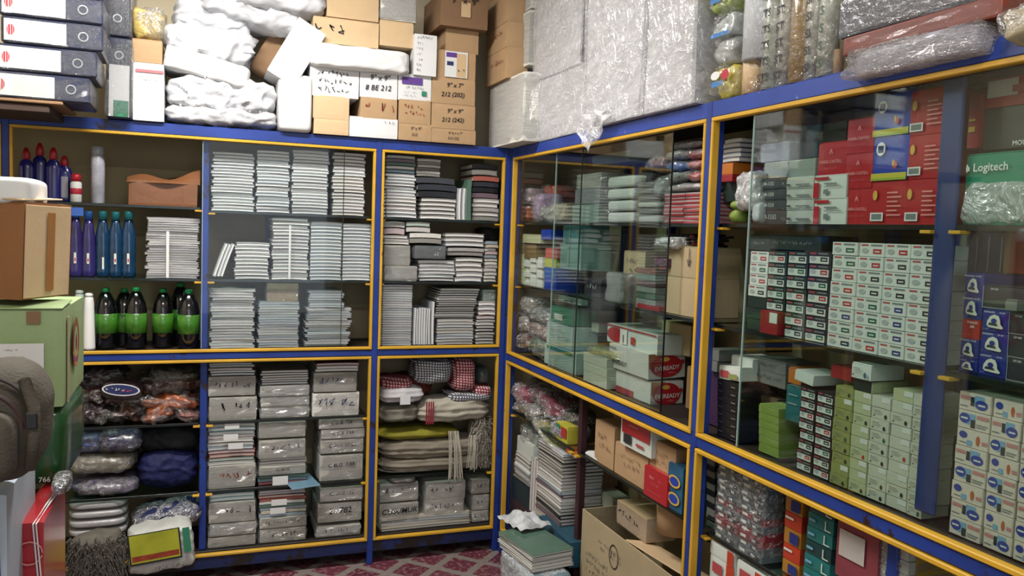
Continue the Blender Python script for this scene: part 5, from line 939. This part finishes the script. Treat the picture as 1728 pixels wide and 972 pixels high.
rb(986, 470, 1014, 500, .1, .14, 'dark card box lettered in white, middle shelf of the near bay', kd, rows=1, ink_m=white2); rb(986, 500, 1014, 522, .1, .14, 'dark blue card box under the lettered one', mat('dusk_card', '#26293c', .4))
packet('R', 1024, 458, 1048, 520, .06, .1, 'clear ribbed plastic sheaf standing by the tan carton', clr, ink_m=False, seed=670, wrp=filmw)
t, w, h = rb(1052, 424, 1088, 480, .12, .14, 'tall tan carton with faint pencil marks, upper', cardg, rows=2, name='carton', cat='carton'); rb(1048, 478, 1086, 524, .12, .14, 'tan carton under the pencil-marked one', cardg, name='carton', cat='carton')
for k in range(6):
    c = ['#8a4a34', '#7f9a8c', '#6a4a4c', '#8c9a90', '#3f6a50', '#9aa6a2'][k]
    packet('R', 1073, 452+10.5*k, 1106, 462+10.5*k, .06, .12, ['orange brown', 'pale mint', 'dim maroon', 'greyish', 'green', 'silvery white'][k]+' thin clear packet in the small colourful heap', mat(f'heap_{k}', c, .3, .3, 14, coat=.9, bump=.7), ink_m=False, seed=680+k, wrp=filmf)
rb(1074, 516, 1112, 530, .05, .12, 'red clear packet under the colourful heap', redc); rb(1112, 440, 1123, 530, .1, .14, 'narrow red box upright beside the big tan cartons', redc)
rb(1124, 467, 1176, 540, .07, .16, 'big tan carton, lower of two by the big post', cardg, name='carton', cat='carton', zb=ZS2+.001); t, w, h = rb(1125, 416, 1178, 467, .07, .16, 'big tan carton with an inked arrow, upper of two by the big post', cardg, name='carton', cat='carton')
text(t, 'V', w*.25, h*.45, h*.35, ink, -.004); prints(t, 'arrow_stem', w, h, [(ink, .745, .5, .765, .95)], -.004)
sack('R', 1106, 400, 1140, 420, .04, .14, 'crumpled clear bag holding pens on the upper tan carton', clr, seed=690, name='crumpled_bag', cat='bag', film_m=filmw, part='bag')
u, z, w, h = rect('R', 1124, 388, 1180, 416, .08); R = random.Random(8)
for k in range(34):
    lb = ['black', 'red'][1 if k % 4 == 0 else 0]; o = ob('pen', MB().lathe([(.003, 0), (.0045, .01), (.0045, .12), (.003, .125)], blk if k % 4 else redc, 7)); tag(o, f'{lb} pen lying end-on in the heap on the upper tan carton', 'pen', f'{lb} pens on the tan carton')
    o.matrix_world = Matrix.Translation(W('R', u+(k % 12/11-.5)*w*.95, .075+R.random()*.02, z+.008+.012*(k//12)+R.random()*.004)) @ Matrix.Rotation(RZ['R']+R.gauss(0, .15), 4, 'Z') @ Matrix.Rotation(-math.pi/2+R.gauss(0, .08), 4, 'X')
sack('R', 1100, 434, 1124, 452, .05, .1, 'maroon and blue clear packet beside the upper tan carton', mat('maroon_blue', '#5e2c48', .3, .6, 20, coat=.8), seed=691, name='soft_pack', cat='packet', part='pack_body')
# shelf 3 bay D
for k, (x0, y0, x1, y1, c, lb) in enumerate(((866, 560, 888, 592, '#7a5648', 'dim rust clear packet low near the corner'), (866, 530, 886, 558, '#8a857a', 'grey clear packet near the corner, middle'), (868, 500, 895, 528, '#7d7768', 'dim clear packet near the corner under the shelf'), (888, 572, 925, 604, '#5f7a68', 'green streaked clear packet low near the corner'), (886, 545, 922, 572, '#8c6f66', 'pinkish clear packet second from the bottom'), (890, 520, 925, 545, '#75807c', 'grey green clear packet third from the bottom'))):
    sack('R', x0, y0, x1, y1, .07, .14, lb, mat(f'corner_{k}', c, .3, .4, 14, coat=.9, bump=1.), seed=700+k, name='soft_pack', cat='packet', amp=.1, pillow=.3, film_m=filmm, part='pack_body')
t, w, h = rb(922, 548, 966, 585, .07, .12, 'aqua white printed box, upper one behind the glass edges', glassb, rows=2, ink_m=txtg); t, w, h = rb(918, 588, 972, 630, .06, .12, 'aqua white box with green cap band, lower one behind the glass edges', glassb, pr=[(greenp, .1, .84, .9, .98)]); rb(930, 520, 965, 546, .08, .12, 'green white box under the middle glass shelf', greenp, pr=[(white2, .2, .2, .6, .6)])
rb(998, 546, 1010, 560, .16, .05, 'tiny pale box hung behind the sliding pane', wh3)
for k in range(4):
    rb(984, 601+k*15, 1024, 616+k*15, .05, .10, f'cream flat box, {["topmost", "second", "third", "lowest"][k]} of four beside the battery cartons', wh3, 'flat_box', group='cream flat boxes')
sack('R', 985, 588, 1040, 606, .06, .1, 'yellow green plastic wrap spilling over the cream boxes', mat('yellow_film', '#a3a26a', .3, .3, coat=.9, bump=1.), seed=710, name='plastic_wrap_heap', cat='bag', pillow=.4, film_m=filmf, part='bag')
t, w, h = rb(1024, 556, 1110, 588, .10, .14, 'white carton with red picture end and red lid line', white2, 'battery_carton', 'carton', pr=[(redf, .02, .1, .38, .9, 'e'), (white, .30, .1, .44, .9), (ktag, .36, .15, .38, .6), (redf, .0, .93, 1, 1.0), (rtag, .52, .2, .6, .6)])
# EVEREADY cartons: the printed end faces the camera
orangeg = mat('amber_print', '#b06a2c', .5, .2); whc = mat('white_battery_card', '#c9c9c2', .45, .06)
for k, (xa, xb, y0, y1, lb, dep, rz) in enumerate(((1098, 1153, 643, 686, 'battery carton with red oval end, lower of two behind the open pane', .30, 0), (1095, 1157, 600, 643, 'battery carton with red oval end, tilted, upper of two', .30, -.06))):
    Y = -UZ('R', 1098, 660, .09)[0]
    u, z, w, h = rect('B', xa, y0, xb, y1, Y)
    if k == 0: z0_ = z; h_ = h
    else: z = z0_+h_+.003
    t = thing('battery_carton', lb, 'carton', 'B', u, Y, z, 0, 'battery cartons', .0 if k == 0 else -.05)
    if k: t.location.z += .006
    ob('body', soft(w, dep, h, k, .006, 26, (5, 4, 4), m=whc), t)
    prints(t, 'printed_end', w, h, [(orangeg, .0, .45, .4, .98), (redf, .04, .06, .9, .94, 'e'), (goldp, .32, .68, .56, .86, 'e'), (redf, .84, .55, .96, .72, 'e')], -.004, 26)
    text(t, 'EVEREADY', -w*.02, h*.42, h*.235, white, -.0062, .04, sx=1.0); text(t, 'EVEREADY', -w*.02, h*.42, h*.235, white, -.0063, .04); scrib(t, w*.0, h*.2, w*.26, h*.28, white, 5, -.0062, 1, 'small_print')
    sideprints(t, w, dep, h, [(redt, .02, .05, .6, .35), (mat('pale_orange', '#b99a6a', .5), .0, .5, .12, .9)] if k == 0 else [(greyc, .02, .8, .2, .9)])
    o = sidetext(t, w, dep, h, 'EVEREADY', .30, .3, h*.26, ink, y=0) if k else None
rb(1040, 660, 1096, 700, .05, .04, 'clear-wrapped white and red long carton in front of the battery cartons', whc, 'battery_carton', 'carton', pr=[(redt, .0, .0, 1, .35), (rtag, .2, .4, .6, .5), (ktag, .85, .5, .95, .75)])
rb(1158, 620, 1178, 692, .12, .05, 'dim brown box upright behind the battery cartons', cardd)
t, w, h = rb(1100, 690, 1155, 708, .12, .1, 'grey flat slab imitating the reflection under the battery cartons', greyst, rows=1)  # slab modelled in place of the cartons' reflection in the glass floor
rb(1115, 545, 1165, 596, .2, .1, 'dim tan board behind the battery cartons', cardg)
# ================= lower D =================
for k, (x0, y0, x1, y1, c, d, tl, lb) in enumerate(((852, 648, 882, 676, '#a05a6a', .04, .3, 'pink yellow printed sachet on the clear bags by the corner'), (852, 676, 900, 720, '#7d7c72', .05, 0, 'clear crumpled bag at the corner end of the lower shelf'), (876, 642, 910, 680, '#6b665c', .1, .2, 'dim clear bag under the middle beam'), (896, 700, 932, 736, '#a39e6a', .04, .3, 'straw yellow clear packet on the lower shelf'), (905, 668, 940, 700, '#7d4450', .07, .2, 'clear bag showing a dark pink card'), (925, 715, 952, 752, '#8a8894', .05, 0, 'clear bag with orange tip near the shelf edge'), (935, 690, 965, 720, '#3a4034', .1, 0, 'dark green clear bag before the orange carton'))):
    sack('R', x0, y0, x1, y1, d, .14, lb, mat(f'lowbag_{k}', c, .3, .45, 16, coat=.9, bump=1.), seed=720+k, tilt=tl, name='clear_bag', cat='bag', amp=.12, pillow=.3, film_m=filmm, zb=ZL1 if k in (1, 5) else None, part='bag')
rb(950, 700, 974, 760, .1, .12, 'orange brown carton leaning against the maroon post', mat('orange_carton', '#a0623c', .6, .15), name='carton', cat='carton'); rb(938, 716, 958, 744, .05, .05, 'small yellow and green toy box on the shelf edge', mat('toy_yellow', '#b9b440', .4, .3), pr=[(redf, .5, .3, .95, .9), (greenp, .05, .6, .4, .95)]); rb(956, 728, 974, 768, .05, .06, 'orange white printed box by the maroon post', mat('toy_orange', '#c0532c', .4, .3), pr=[(white, .4, .02, .98, .3)])
u, z, w, h = rect('R', 984, 712, 1004, 784, .05); t = thing('bottle_carton', 'white narrow box with rounded top beside the maroon post', 'box', 'R', u, .06, ZL1); bpart(t, 'box_body', w, .06, h*.82, white, 0, 0, 0, .004); ob('rounded_top', soft(w*1.1, .05, h*.24, 4, .08, 3, (8, 5, 6), m=white), t, (0, 0, h*.8)); scrib(t, -w*.4, h*.6, w*.4, h*.68, ink, 4, -.003)
LC = [(1003, 714, 1036, 800, .06, cardb, 'brown carton with small print beside the white narrow box', 2), (1034, 690, 1056, 738, .14, cardd, 'dim brown carton behind the red and white box', 0), (1036, 758, 1093, 836, .06, cardb, 'wide brown carton with blurred print on the lower shelf', 2), (1096, 748, 1140, 812, .06, cardb, 'brown carton under the beam with printed side', 2)]
for k, (x0, y0, x1, y1, d, m, lb, rw) in enumerate(LC): rb(x0, y0, x1, y1, d, .2, lb, m, 'carton', 'carton', rows=rw, seed=k+740, ink_m=cardd if rw else None, area_=(.2, .35, .85, .8), zb=ZL1 if k in (0, 2) else None)
t, w, h = rb(1047, 706, 1100, 762, .04, .1, 'red and white box with black tag on the wide brown carton', white2, pr=[(redf, .08, .42, .96, .98), (ktag, .14, .12, .4, .40), (pinkw, .3, .7, .6, .73), (redt, .55, .18, .8, .26)])
t, w, h = rb(1086, 794, 1126, 852, .04, .04, 'red card box lettered in pale print at the shelf edge', redf, zb=None); text(t, 'No.1', -w*.12, h*.72, h*.15, pinkw, -.004); scrib(t, w*.06, h*.64, w*.34, h*.78, pinkw, 8, -.004); scrib(t, -w*.25, h*.46, w*.2, h*.58, pinkw, 9, -.004); scrib(t, -w*.3, h*.2, w*.3, h*.3, pinkw, 3, -.004)
t, w, h = rb(1126, 784, 1152, 868, .05, .1, 'blue box with round yellow rings beside the big post', mat('ring_blue', '#2a5a78', .4, .4, 20), zb=None); prints(t, 'ring_print', w, h, [(goldp, .1, .5, .9, .78, 'e'), (bluef, .2, .54, .8, .74, 'e'), (goldp, .1, .12, .9, .4, 'e'), (bluef, .2, .16, .8, .36, 'e')], -.004)
# lowest: open carton
X0 = .05; ua, z1 = UZ('R', 983, 858, X0); ub = 1.60; zc = z1
t = thing('open_carton', 'large open grey-brown carton with stamped emblem at the bottom right', 'carton', 'R', (ua+ub)/2, X0, ZB)
w, h, dp = ub-ua, zc-ZB, .29; cg = cardg
bpart(t, 'front_wall', w, .005, h, cg, 0, 0, 0, .001); bpart(t, 'back_wall', w, .005, h, cg, 0, dp, 0, .001); bpart(t, 'end_wall', .005, dp, h, cg, -w/2+.0025, .002, 0, .001); bpart(t, 'end_wall', .005, dp, h, cg, w/2-.0025, .002, 0, .001); bpart(t, 'bottom', w, dp, .005, cg, 0, 0, 0, 0)
bpart(t, 'flap', w*.5, .12, .004, cardl, w*.22, .02, h+.002, .001, (math.radians(-12), 0, .1))
scrib(t, -w*.44, h*.35, -w*.15, h*.6, greyst, 5, -.002, 3); scrib(t, -w*.3, h*.7, w*.0, h*.82, greyst, 6, -.002, 2)
mb = MB()
for k in range(28):
    a, b = 6.283*k/28, 6.283*(k+1)/28; eu, ez = UZ('R', 1036, 940, X0); eu -= (ua+ub)/2; ez -= ZB; q = lambda r, c: (eu+r*math.cos(c), -.002, ez+r*1.25*math.sin(c)); mb.poly([q(.033, a), q(.037, a), q(.037, b), q(.033, b)], ink)
ob('stamped_ring', mb, t); scrib(t, eu-.028, ez-.02, eu+.03, ez+.025, ink, 12, -.002, 1)
packet('R', 1040, 858, 1092, 900, .12, .12, 'brown paper bundle lying inside the open carton', cardl, seed=770, rows=1)
u, z, w, h = rect('R', 1106, 846, 1142, 900, .12); t = thing('tape_tube', 'open brown cardboard tube standing in the open carton', 'tube', 'R', u, .16, z); ob('tube_wall', MB().lathe([(w*.46, 0), (w*.5, h), (w*.46, h), (w*.42, .005)], cardb, 22).mesh('t', True), t)
rb(975, 822, 1035, 845, .25, .08, 'cream card pile behind the open carton', wh3, rows=0); sack('R', 974, 812, 1000, 850, .22, .08, 'crumpled dark clear bag behind the open carton', clr, seed=771, name='clear_bag', cat='bag', part='bag')
# tall magazine stack and pile by the corner
def rstack(x0, x1, yt, y1, d, n, dep, kinds, lb, grp, name='magazine', cat='book', **k): stack('R', x0, x1, yt, None, d, n, dep, kinds, name, lb, cat, grp, k.pop('jit', .003), y1=y1, **k)
rstack(904, 946, 768, 895, .05, 22, .2, ['g', 'ms', 'g', 'd'], 'grey paperback in the tall stack before the maroon post', 'paperbacks in the tall stack')
rstack(906, 950, 752, 768, .045, 3, .2, ['g', 'w'], 'larger grey magazine on top of the tall paperback stack', 'magazines topping the tall stack')
standing('R', 893, 905, 770, 888, None, .05, 3, .2, ['g'], 'upright_magazine', 'upright grey magazine left of the tall paperback stack', 'book', 'upright magazines', .02)
rb(907, 893, 962, 935, .02, .2, 'teal blue box under the tall paperback stack', mat('teal_blue_box', '#2b5263', .4, .2, coat=.4))
rb(985, 770, 1010, 816, .25, .1, 'brown book block behind the maroon post', cardd)
rstack(866, 892, 790, 812, .05, 7, .18, ['w', 'g'], 'white magazine in the curling pile near the corner', 'curling white magazines', jit=.006)
rstack(868, 893, 768, 790, .06, 3, .18, ['g'], 'grey wide magazine on the curling pile near the corner', 'grey wide magazines')
rb(862, 740, 900, 768, .07, .15, 'white board box near the corner under the lower shelf', white2); sack('R', 858, 716, 905, 742, .08, .14, 'grey clear bag under the lower shelf near the corner', clr, seed=780, name='clear_bag', cat='bag', film_m=filmm, part='bag')
for k, (x0, y0, x1, y1, m, lb) in enumerate(((858, 812, 892, 850, mat('dark_teal_lump', '#20303a', .5, .3), 'dark teal folded pack under the curling magazines'), (858, 852, 905, 900, mat('plum_lump', '#3a2c34', .5, .5, 20), 'dark speckled pack under the dark teal one'), (906, 935, 960, 985, dgrey, 'dark grey box beneath the teal blue box'))): rb(x0, y0, x1, y1, .05, .18, lb, m)
# pile standing on the floor in front of the corner
def fl(x0, x1, X, z0, n, th, dep, kinds, lb, grp, name='magazine', cat='book', rz=0.):
    u0 = UZ('R', x0, 880, X)[0]; u1 = UZ('R', x1, 880, X)[0]; R = random.Random(x0)
    for i in range(n):
        o = ob(name, unote(R.choice(kinds))); tag(o, lb+nth(i, n), cat, grp); o.matrix_world = Matrix.Translation(W('R', (u0+u1)/2+R.gauss(0, .004), X+abs(R.gauss(0, .004)), z0+i*th)) @ Matrix.Rotation(RZ['R']+rz+R.gauss(0, .03), 4, 'Z') @ Matrix.Diagonal((u1-u0, dep, th*.96, 1))
U = lambda x, y, X: UZ('R', x, y, X)
def fbox(x0, x1, y, X, z0, z1, dep, lb, m, wr=True, rz=0., seed=0):
    u0 = U(x0, y, X)[0]; u1 = U(x1, y, X)[0]; t = thing('wrapped_bundle', lb, 'bundle', 'R', (u0+u1)/2, X, z0, rz)
    ob('paper_block', soft(u1-u0, dep, z1-z0, seed, .03, 8, (8, 5, 6), m=m), t)
    if wr: ob('plastic_wrap', soft((u1-u0)*1.03, dep*1.04, (z1-z0)*1.05, seed+1, .06, 7, (12, 6, 8), nf=9, m=filmw), t, (0, -.01, 0))
    return t
fbox(845, 900, 930, -.20, .0, .14, .18, 'grey clear-wrapped bundle on the floor, lowest of the front pile', mat('violet_grey_paper', '#6f6a72', .6, .3, stretch=(2, 2, 60)), seed=1)
fbox(846, 898, 920, -.20, .145, .26, .18, 'clear-wrapped magazine bundle with teal side, second in the front pile', mat('teal_grey_paper', '#6a8088', .5, .3, stretch=(2, 2, 60)), seed=3, rz=.05)
fl(848, 892, -.20, .268, 6, .012, .19, ['b', 'm', 'g'], 'blue grey magazine sliding off the front floor pile', 'magazines on the front pile', rz=.12)
fbox(905, 965, 930, -.16, .0, .16, .14, 'mauve wrapped bundle on the floor in front of the teal box', mat('mauve_paper', '#75656e', .6, .3, stretch=(2, 2, 60)), seed=5)
fbox(902, 955, 930, -.17, .165, .22, .14, 'blue topped clear packet on the mauve bundle', mat('blue_card_packet', '#34617c', .4, .2, coat=.5), seed=6, rz=-.04)
t = thing('crumpled_paper', 'crumpled white newspaper on the front floor pile', 'paper', 'R', U(868, 850, -.14)[0], -.16, .345, .2); ob('paper_sheet', MB().grid(lambda a, b: ((a-.5)*.2, b*.15, .01+.035*noise.noise(Vector((a*4, b*4, 1)))+.03*math.sin(a*3.1)*math.sin(b*3.1)), 16, 12, mat('newsprint', '#b4b6b8', .8, .35, 30)).mesh('p', True), t)
for k, (x0, x1, z0, m, lb) in enumerate(((935, 1010, .0, mat('magenta_box', '#8a3048', .4, .3), 'pinkish box on the floor before the open carton, cut by the lower edge'), (958, 1010, .075, MATS['royal_blue_card'], 'blue slanting box on the pinkish one'))):
    u0, u1 = U(x0, 965, -.08)[0], U(x1, 965, -.08)[0]; t = thing('floor_box', lb, 'box', 'R', (u0+u1)/2, -.10, z0, .08*k); bpart(t, 'box_body', u1-u0, .12, .072, m, 0, 0, 0, .003)
    prints(t, 'printed_face', u1-u0, .07, [(pinkw, .1, .2, .5, .7)])
# ================= lower E =================
patt = mat('patterned_pen_set', '#56666a', .35, .9, 40, coat=.6); dkr = mat('dark_red_patterned', '#7a3038', .35, .6, 40, coat=.6)
zt_ = UZ('R', 1245, 800, .06)[1]
x0, x1 = 1208, 1290; u0, u1 = UZ('R', x0, 850, .05)[0], UZ('R', x1, 880, .05)[0]; n = 11
for r in range(n):
    for c in range(2):
        ua, ub_ = u0+(u1-u0)*c/2, u0+(u1-u0)*(c+1)/2; redd = r in (2, 3, 5)
        t = gbox('R', ua, ub_-.002, ZL1+.0005+r*.0205, .0205, .05+(.004 if r % 2 else 0), .16, f'{"dark red" if redd else "slate"} patterned pen set, {rows_[r]} layer, {"left" if c == 0 else "right"} half of the wrapped block', dkr if redd else patt, 'wrapped pen sets', [(white2, .08, .3, .3, .7), (ktag, .5, .2, .9, .8), (grayo, .55, .3, .7, .7)] if r % 2 == 0 else [(grayo, .1, .4, .8, .6)], 'pen_set')
t = thing('crumpled_film', 'torn plastic film hanging on the block of patterned pen sets', 'film', 'R', (u0+u1)/2, .04, ZL1+.002); ob('plastic_wrap', soft(u1-u0, .17, .23, 9, .03, 12, (14, 5, 12), nf=10, m=filmf), t, (0, -.004, 0))
rb(1236, 806, 1280, 822, .07, .1, 'shiny red stapler box on the block of pen sets', redf); rb(1222, 788, 1262, 806, .14, .08, 'dark red flat box behind the stapler box', dkr)
for k in range(12): rb(1192, 900-10.5*(k+1), 1206, 900-10.5*k, .12, .1, f'grey thin box beside the orange frame, {rows_[k]} from the shelf', greyst if k % 2 else blk, 'thin_box', group='thin grey boxes')
org = mat('orange_yellow_card', '#a8742a', .4, .2, coat=.4); orr = mat('orange_red_card', '#b03a22', .4, .15, coat=.4); hpt = mat('petrol_green_card', '#1f6a68', .4, .15, coat=.4); hpd = mat('dark_petrol_card', '#173c3c', .4, .2, coat=.4)
for k in range(6):
    y1 = 1002-27*k; m = [orr, org][k % 2]
    if k == 5: m = org
    t, w, h = rb(1318+k*1.5, y1-27, 1347+k*1.5, y1, .08, .14, f'{["orange red", "orange yellow"][k % 2]} toner box, {rows_[k]} from the shelf', m, 'toner_box'); prints(t, 'printed_face', w, h, [(btag, .4, .15, .92, .85)] if k % 2 else [(white2, .1, .6, .6, .75)], -.004)
for k in range(7):
    y1 = 1012-23.5*k; t, w, h = rb(1352+k*2.2, y1-23, 1396+k*2.2, y1, .06, .14, f'petrol green toner box with white angle mark, {rows_[k]} from the shelf', hpt if k % 3 else hpd, 'toner_box')
    prints(t, 'angle_mark', w, h, [(white2, .72, .15, .76, .85), (white2, .72, .15, .95, .24), (bs, .1, .4, .35, .6)], -.004); 
t, w, h = rb(1410, 884, 1482, 990, .05, .2, 'pinkish red carton with a blank white label', mat('faded_red_carton', '#7d3a42', .5, .15), 'carton', 'carton', pr=[(mat('label_grey_white', '#b0aaa4', .5), .1, .38, .72, .82)])
for k in range(5):
    y0 = 892+23*k; t, w, h = packet('R', 1482, y0, 1534, y0+22, .06, .12, f'white wrapped notebook packet with bold brown print, {["topmost", "second", "third", "fourth", "fifth"][k]} visible', white2, seed=800+k, rows=1, ink_m=mat('brown_bold_print', '#4a2c28', .5), area_=(.05, .15, .95, .9), group='bold printed packets'); 
rb(1536, 925, 1548, 990, .08, .12, 'mustard box beside the bold printed packets', mat('mustard_card', '#8f7a30', .5, .2))
# lowest E
for k, (x0, y0, x1, y1, lb) in enumerate(((1197, 946, 1240, 990, 'white and orange striped box under the lower shelf, left'), (1242, 958, 1290, 1010, 'white and red lettered box under the lower shelf, right'), (1198, 922, 1240, 946, 'small white box on the striped one under the shelf'))):
    rb(x0, y0, x1, y1, .05, .16, lb, white2, pr=[(orr, .7, .0, 1, 1), (redt, .15, .4, .55, .8)] if k < 2 else [(orr, .75, 0, 1, 1)])
# ================= left foreground pile =================
YL = -1.5
gcard = mat('pale_green_carton', '#8fa374', .55, .12, 5, bump=.15); gdark = mat('strong_green_plastic', '#14461f', .35, .2, coat=.6)
u, z, w, h = rect('B', -40, 522, 106, 690, YL); zg = z
t = thing('green_carton', 'pale green carton with white address label under the brown carton', 'carton', 'B', u, YL, z); dp = .2
ob('body', soft(w, dp*1.9, h, 5, .012, 20, (6, 5, 5), m=gcard), t); bpart(t, 'flap', w, .16, .004, gcard, 0, -.004, h, .001, (.04, 0, 0)); bpart(t, 'tape', .03, .001, .03, cardd, w*.16, -.005, h-.035, 0)
prints(t, 'address_label', w, h, [(white, .27, .08, .78, .66)], -.006)
for k in range(6): scrib(t, -w*.2, h*(.58-.075*k), w*(.05 if k < 3 else .24), h*(.615-.075*k), ink, k, -.0075)
o = prints(t, 'red_round_mark', dp*1.9, h, [(redf, .3, .3, .6, .85, 'e'), (gcard, .36, .40, .54, .75, 'e'), (redf, .42, .47, .5, .66, 'e')], -.004); o.location = (w/2+.003, dp*.95, 0); o.rotation_euler = (0, 0, math.pi/2)
bpart(t, 'side_tape', .002, .02, h*.9, cardg, w/2+.004, .05, 0, 0)
u2, z2, w2, h2 = rect('B', -60, 345, 62, 520, YL-.02)
t = thing('big_brown_carton', 'big brown carton sagging on the pale green carton', 'carton', 'B', u2-.03, YL+.04, zg+h+.022, -.42, None, .03, -.01)
ob('body', soft(w2, .19, h2*.98, 8, .012, 22, (6, 6, 6), m=mat('sagging_cardboard', '#8a5c38', .85, .12, 4, bump=.2)), t); bpart(t, 'flap', w2, .16, .004, cardl, 0, -.01, h2*.985, .001, (.05, 0, 0))
bpart(t, 'paler_side_sheet', .003, .18, h2*.93, cardl, w2/2+.003, .0, .005, .001); bpart(t, 'tape', .001, .03, h2*.8, tapem, w2/2+.007, .08, .02, 0)  # side face covered with a paler cardboard sheet
u, z, w, h = rect('B', -50, 296, 57, 344, YL+.02); sack('B', -50, 296, 57, 346, YL+.02, .22, 'white plastic tub shape on the big brown carton', whitebt, seed=5, name='plastic_tub', cat='tub', p=7, amp=.02, pillow=.1, zb=None, part='tub_body')
u, z, w, h = rect('B', -40, 692, 112, 826, YL+.01); t = thing('green_sack', 'strong green plastic-wrapped box below the pale green carton', 'box', 'B', u, YL+.01, z); zgs = z; ob('box_body', soft(w, .36, zg-z-.003, 6, .02, 9, (8, 6, 6), m=gdark), t); text(t, '766', w*.26, h*.12, h*.09, white2, -.012)
# backpack
bag = mat('grey_brown_canvas', '#4c463c', .85, .15, 10, bump=.5, bscale=90)
u, z, w, h = rect('B', -130, 622, 70, 832, -2.0)
t = thing('backpack', 'grey brown canvas backpack hanging in front of the green boxes', 'backpack', 'B', u, -2.0, z); dB = .22
ob('main_body', soft(w, dB, h, 21, .03, 3, (18, 10, 18), pillow=.1, nf=4, m=bag), t, (0, 0, 0))
ob('front_pocket', soft(w*.7, .1, h*.58, 22, .03, 3.4, (12, 6, 10), nf=4, m=bag), t, (-w*.05, -.055, .02))
pz = [(w*.44*math.sin(a), -.004+.02*abs(math.cos(a)), h*.5+h*.34*math.cos(a)+.02) for a in [k*math.pi/16-1.4 for k in range(16)]]
ob('zip', MB().tube([(x, y-.012, zz) for x, y, zz in pz], .004, mat('dark_zip', '#2a2420', .5), 6), t); ob('zip', MB().tube([(x*.82, -.03, zz*.9) for x, y, zz in pz], .005, mat('maroon_piping', '#3c2a28', .6), 6), t)
ob('strap', MB().tube([(w*.35, .0, h*.9), (w*.46, -.03, h*.7), (w*.47, -.04, h*.5), (w*.42, -.02, h*.2)], .011, bag, 8).mesh('s', True), t); bpart(t, 'buckle', .02, .01, .03, mat('dark_buckle', '#1c1a1a', .35), w*.46, -.055, h*.55, .002)
# boxes below
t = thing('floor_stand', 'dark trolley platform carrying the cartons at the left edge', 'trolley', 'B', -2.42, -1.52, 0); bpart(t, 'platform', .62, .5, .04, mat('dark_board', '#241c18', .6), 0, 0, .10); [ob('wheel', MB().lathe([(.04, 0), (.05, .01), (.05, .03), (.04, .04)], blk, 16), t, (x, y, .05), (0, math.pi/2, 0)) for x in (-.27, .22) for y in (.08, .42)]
u, z, w, h = rect('B', 30, 880, 74, 980, -1.75)
t = thing('red_box', 'bright red box tied with white twine at the lower left', 'box', 'B', u, -1.75, .14); H2 = z+h-.14
t.location.z = .0
ob('body', soft(w, .3, z+h, 5, .012, 20, (5, 5, 5), m=redf), t); mb = MB(); zt2 = z+h
for x in (w*.30, w*.42): ob('twine', MB().tube([(x, -.006, zt2*.3), (x+.004, -.007, zt2*.8), (x-.01, -.006, zt2-.005), (x, .1, zt2+.006), (x+.01, .29, zt2+.004)], .0017, white, 6), t)
ob('emblem', MB().tube([(-w*.05+.026*math.cos(a), -.006, zt2-.07+.026*math.sin(a)) for a in [k*.5 for k in range(13)]], .0016, pinkw, 5), t)
t = thing('grey_cartons', 'brown low carton behind the red twine-tied box', 'carton', 'B', rect('B', 44, 850, 76, 880, -1.5)[0], -1.44, 0); bpart(t, 'body', .1, .05, rect('B', 44, 850, 76, 880, -1.5)[1]+.05, cardd)
u, z, w, h = rect('B', -90, 834, 12, 990, -1.9)
t = thing('white_printed_box', 'white box with dark blue printed arch at the lower left corner', 'box', 'B', u, -1.9, 0); ob('body', soft(w, .3, z+h, 9, .01, 20, (5, 5, 5), m=mat('cool_white_box', '#a9b4c0', .5, .15)), t)
prints(t, 'printed_arch', w, z+h, [(inkb, .62, .72, .9, .93, 'e'), (MATS['cool_white_box'], .66, .7, .82, .9, 'e'), (cardd, .5, .5, .98, .68), (greyst, .55, .1, .75, .5)], -.005)
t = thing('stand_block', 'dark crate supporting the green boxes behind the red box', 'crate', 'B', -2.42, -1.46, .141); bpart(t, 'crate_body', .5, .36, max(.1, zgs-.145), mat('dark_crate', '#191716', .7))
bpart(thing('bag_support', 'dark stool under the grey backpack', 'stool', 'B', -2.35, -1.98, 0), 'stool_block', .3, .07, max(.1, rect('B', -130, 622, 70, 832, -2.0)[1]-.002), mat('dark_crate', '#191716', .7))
sack('B', 84, 816, 112, 884, -1.62, .12, 'dark crumpled plastic bag stuffed on the red twine-tied box', mat('black_crumple', '#22242a', .3, .3, coat=.9, bump=1.), seed=900, zb=zt2+.012, name='crumpled_bag', cat='bag', amp=.14, film_m=filmm, part='bag')
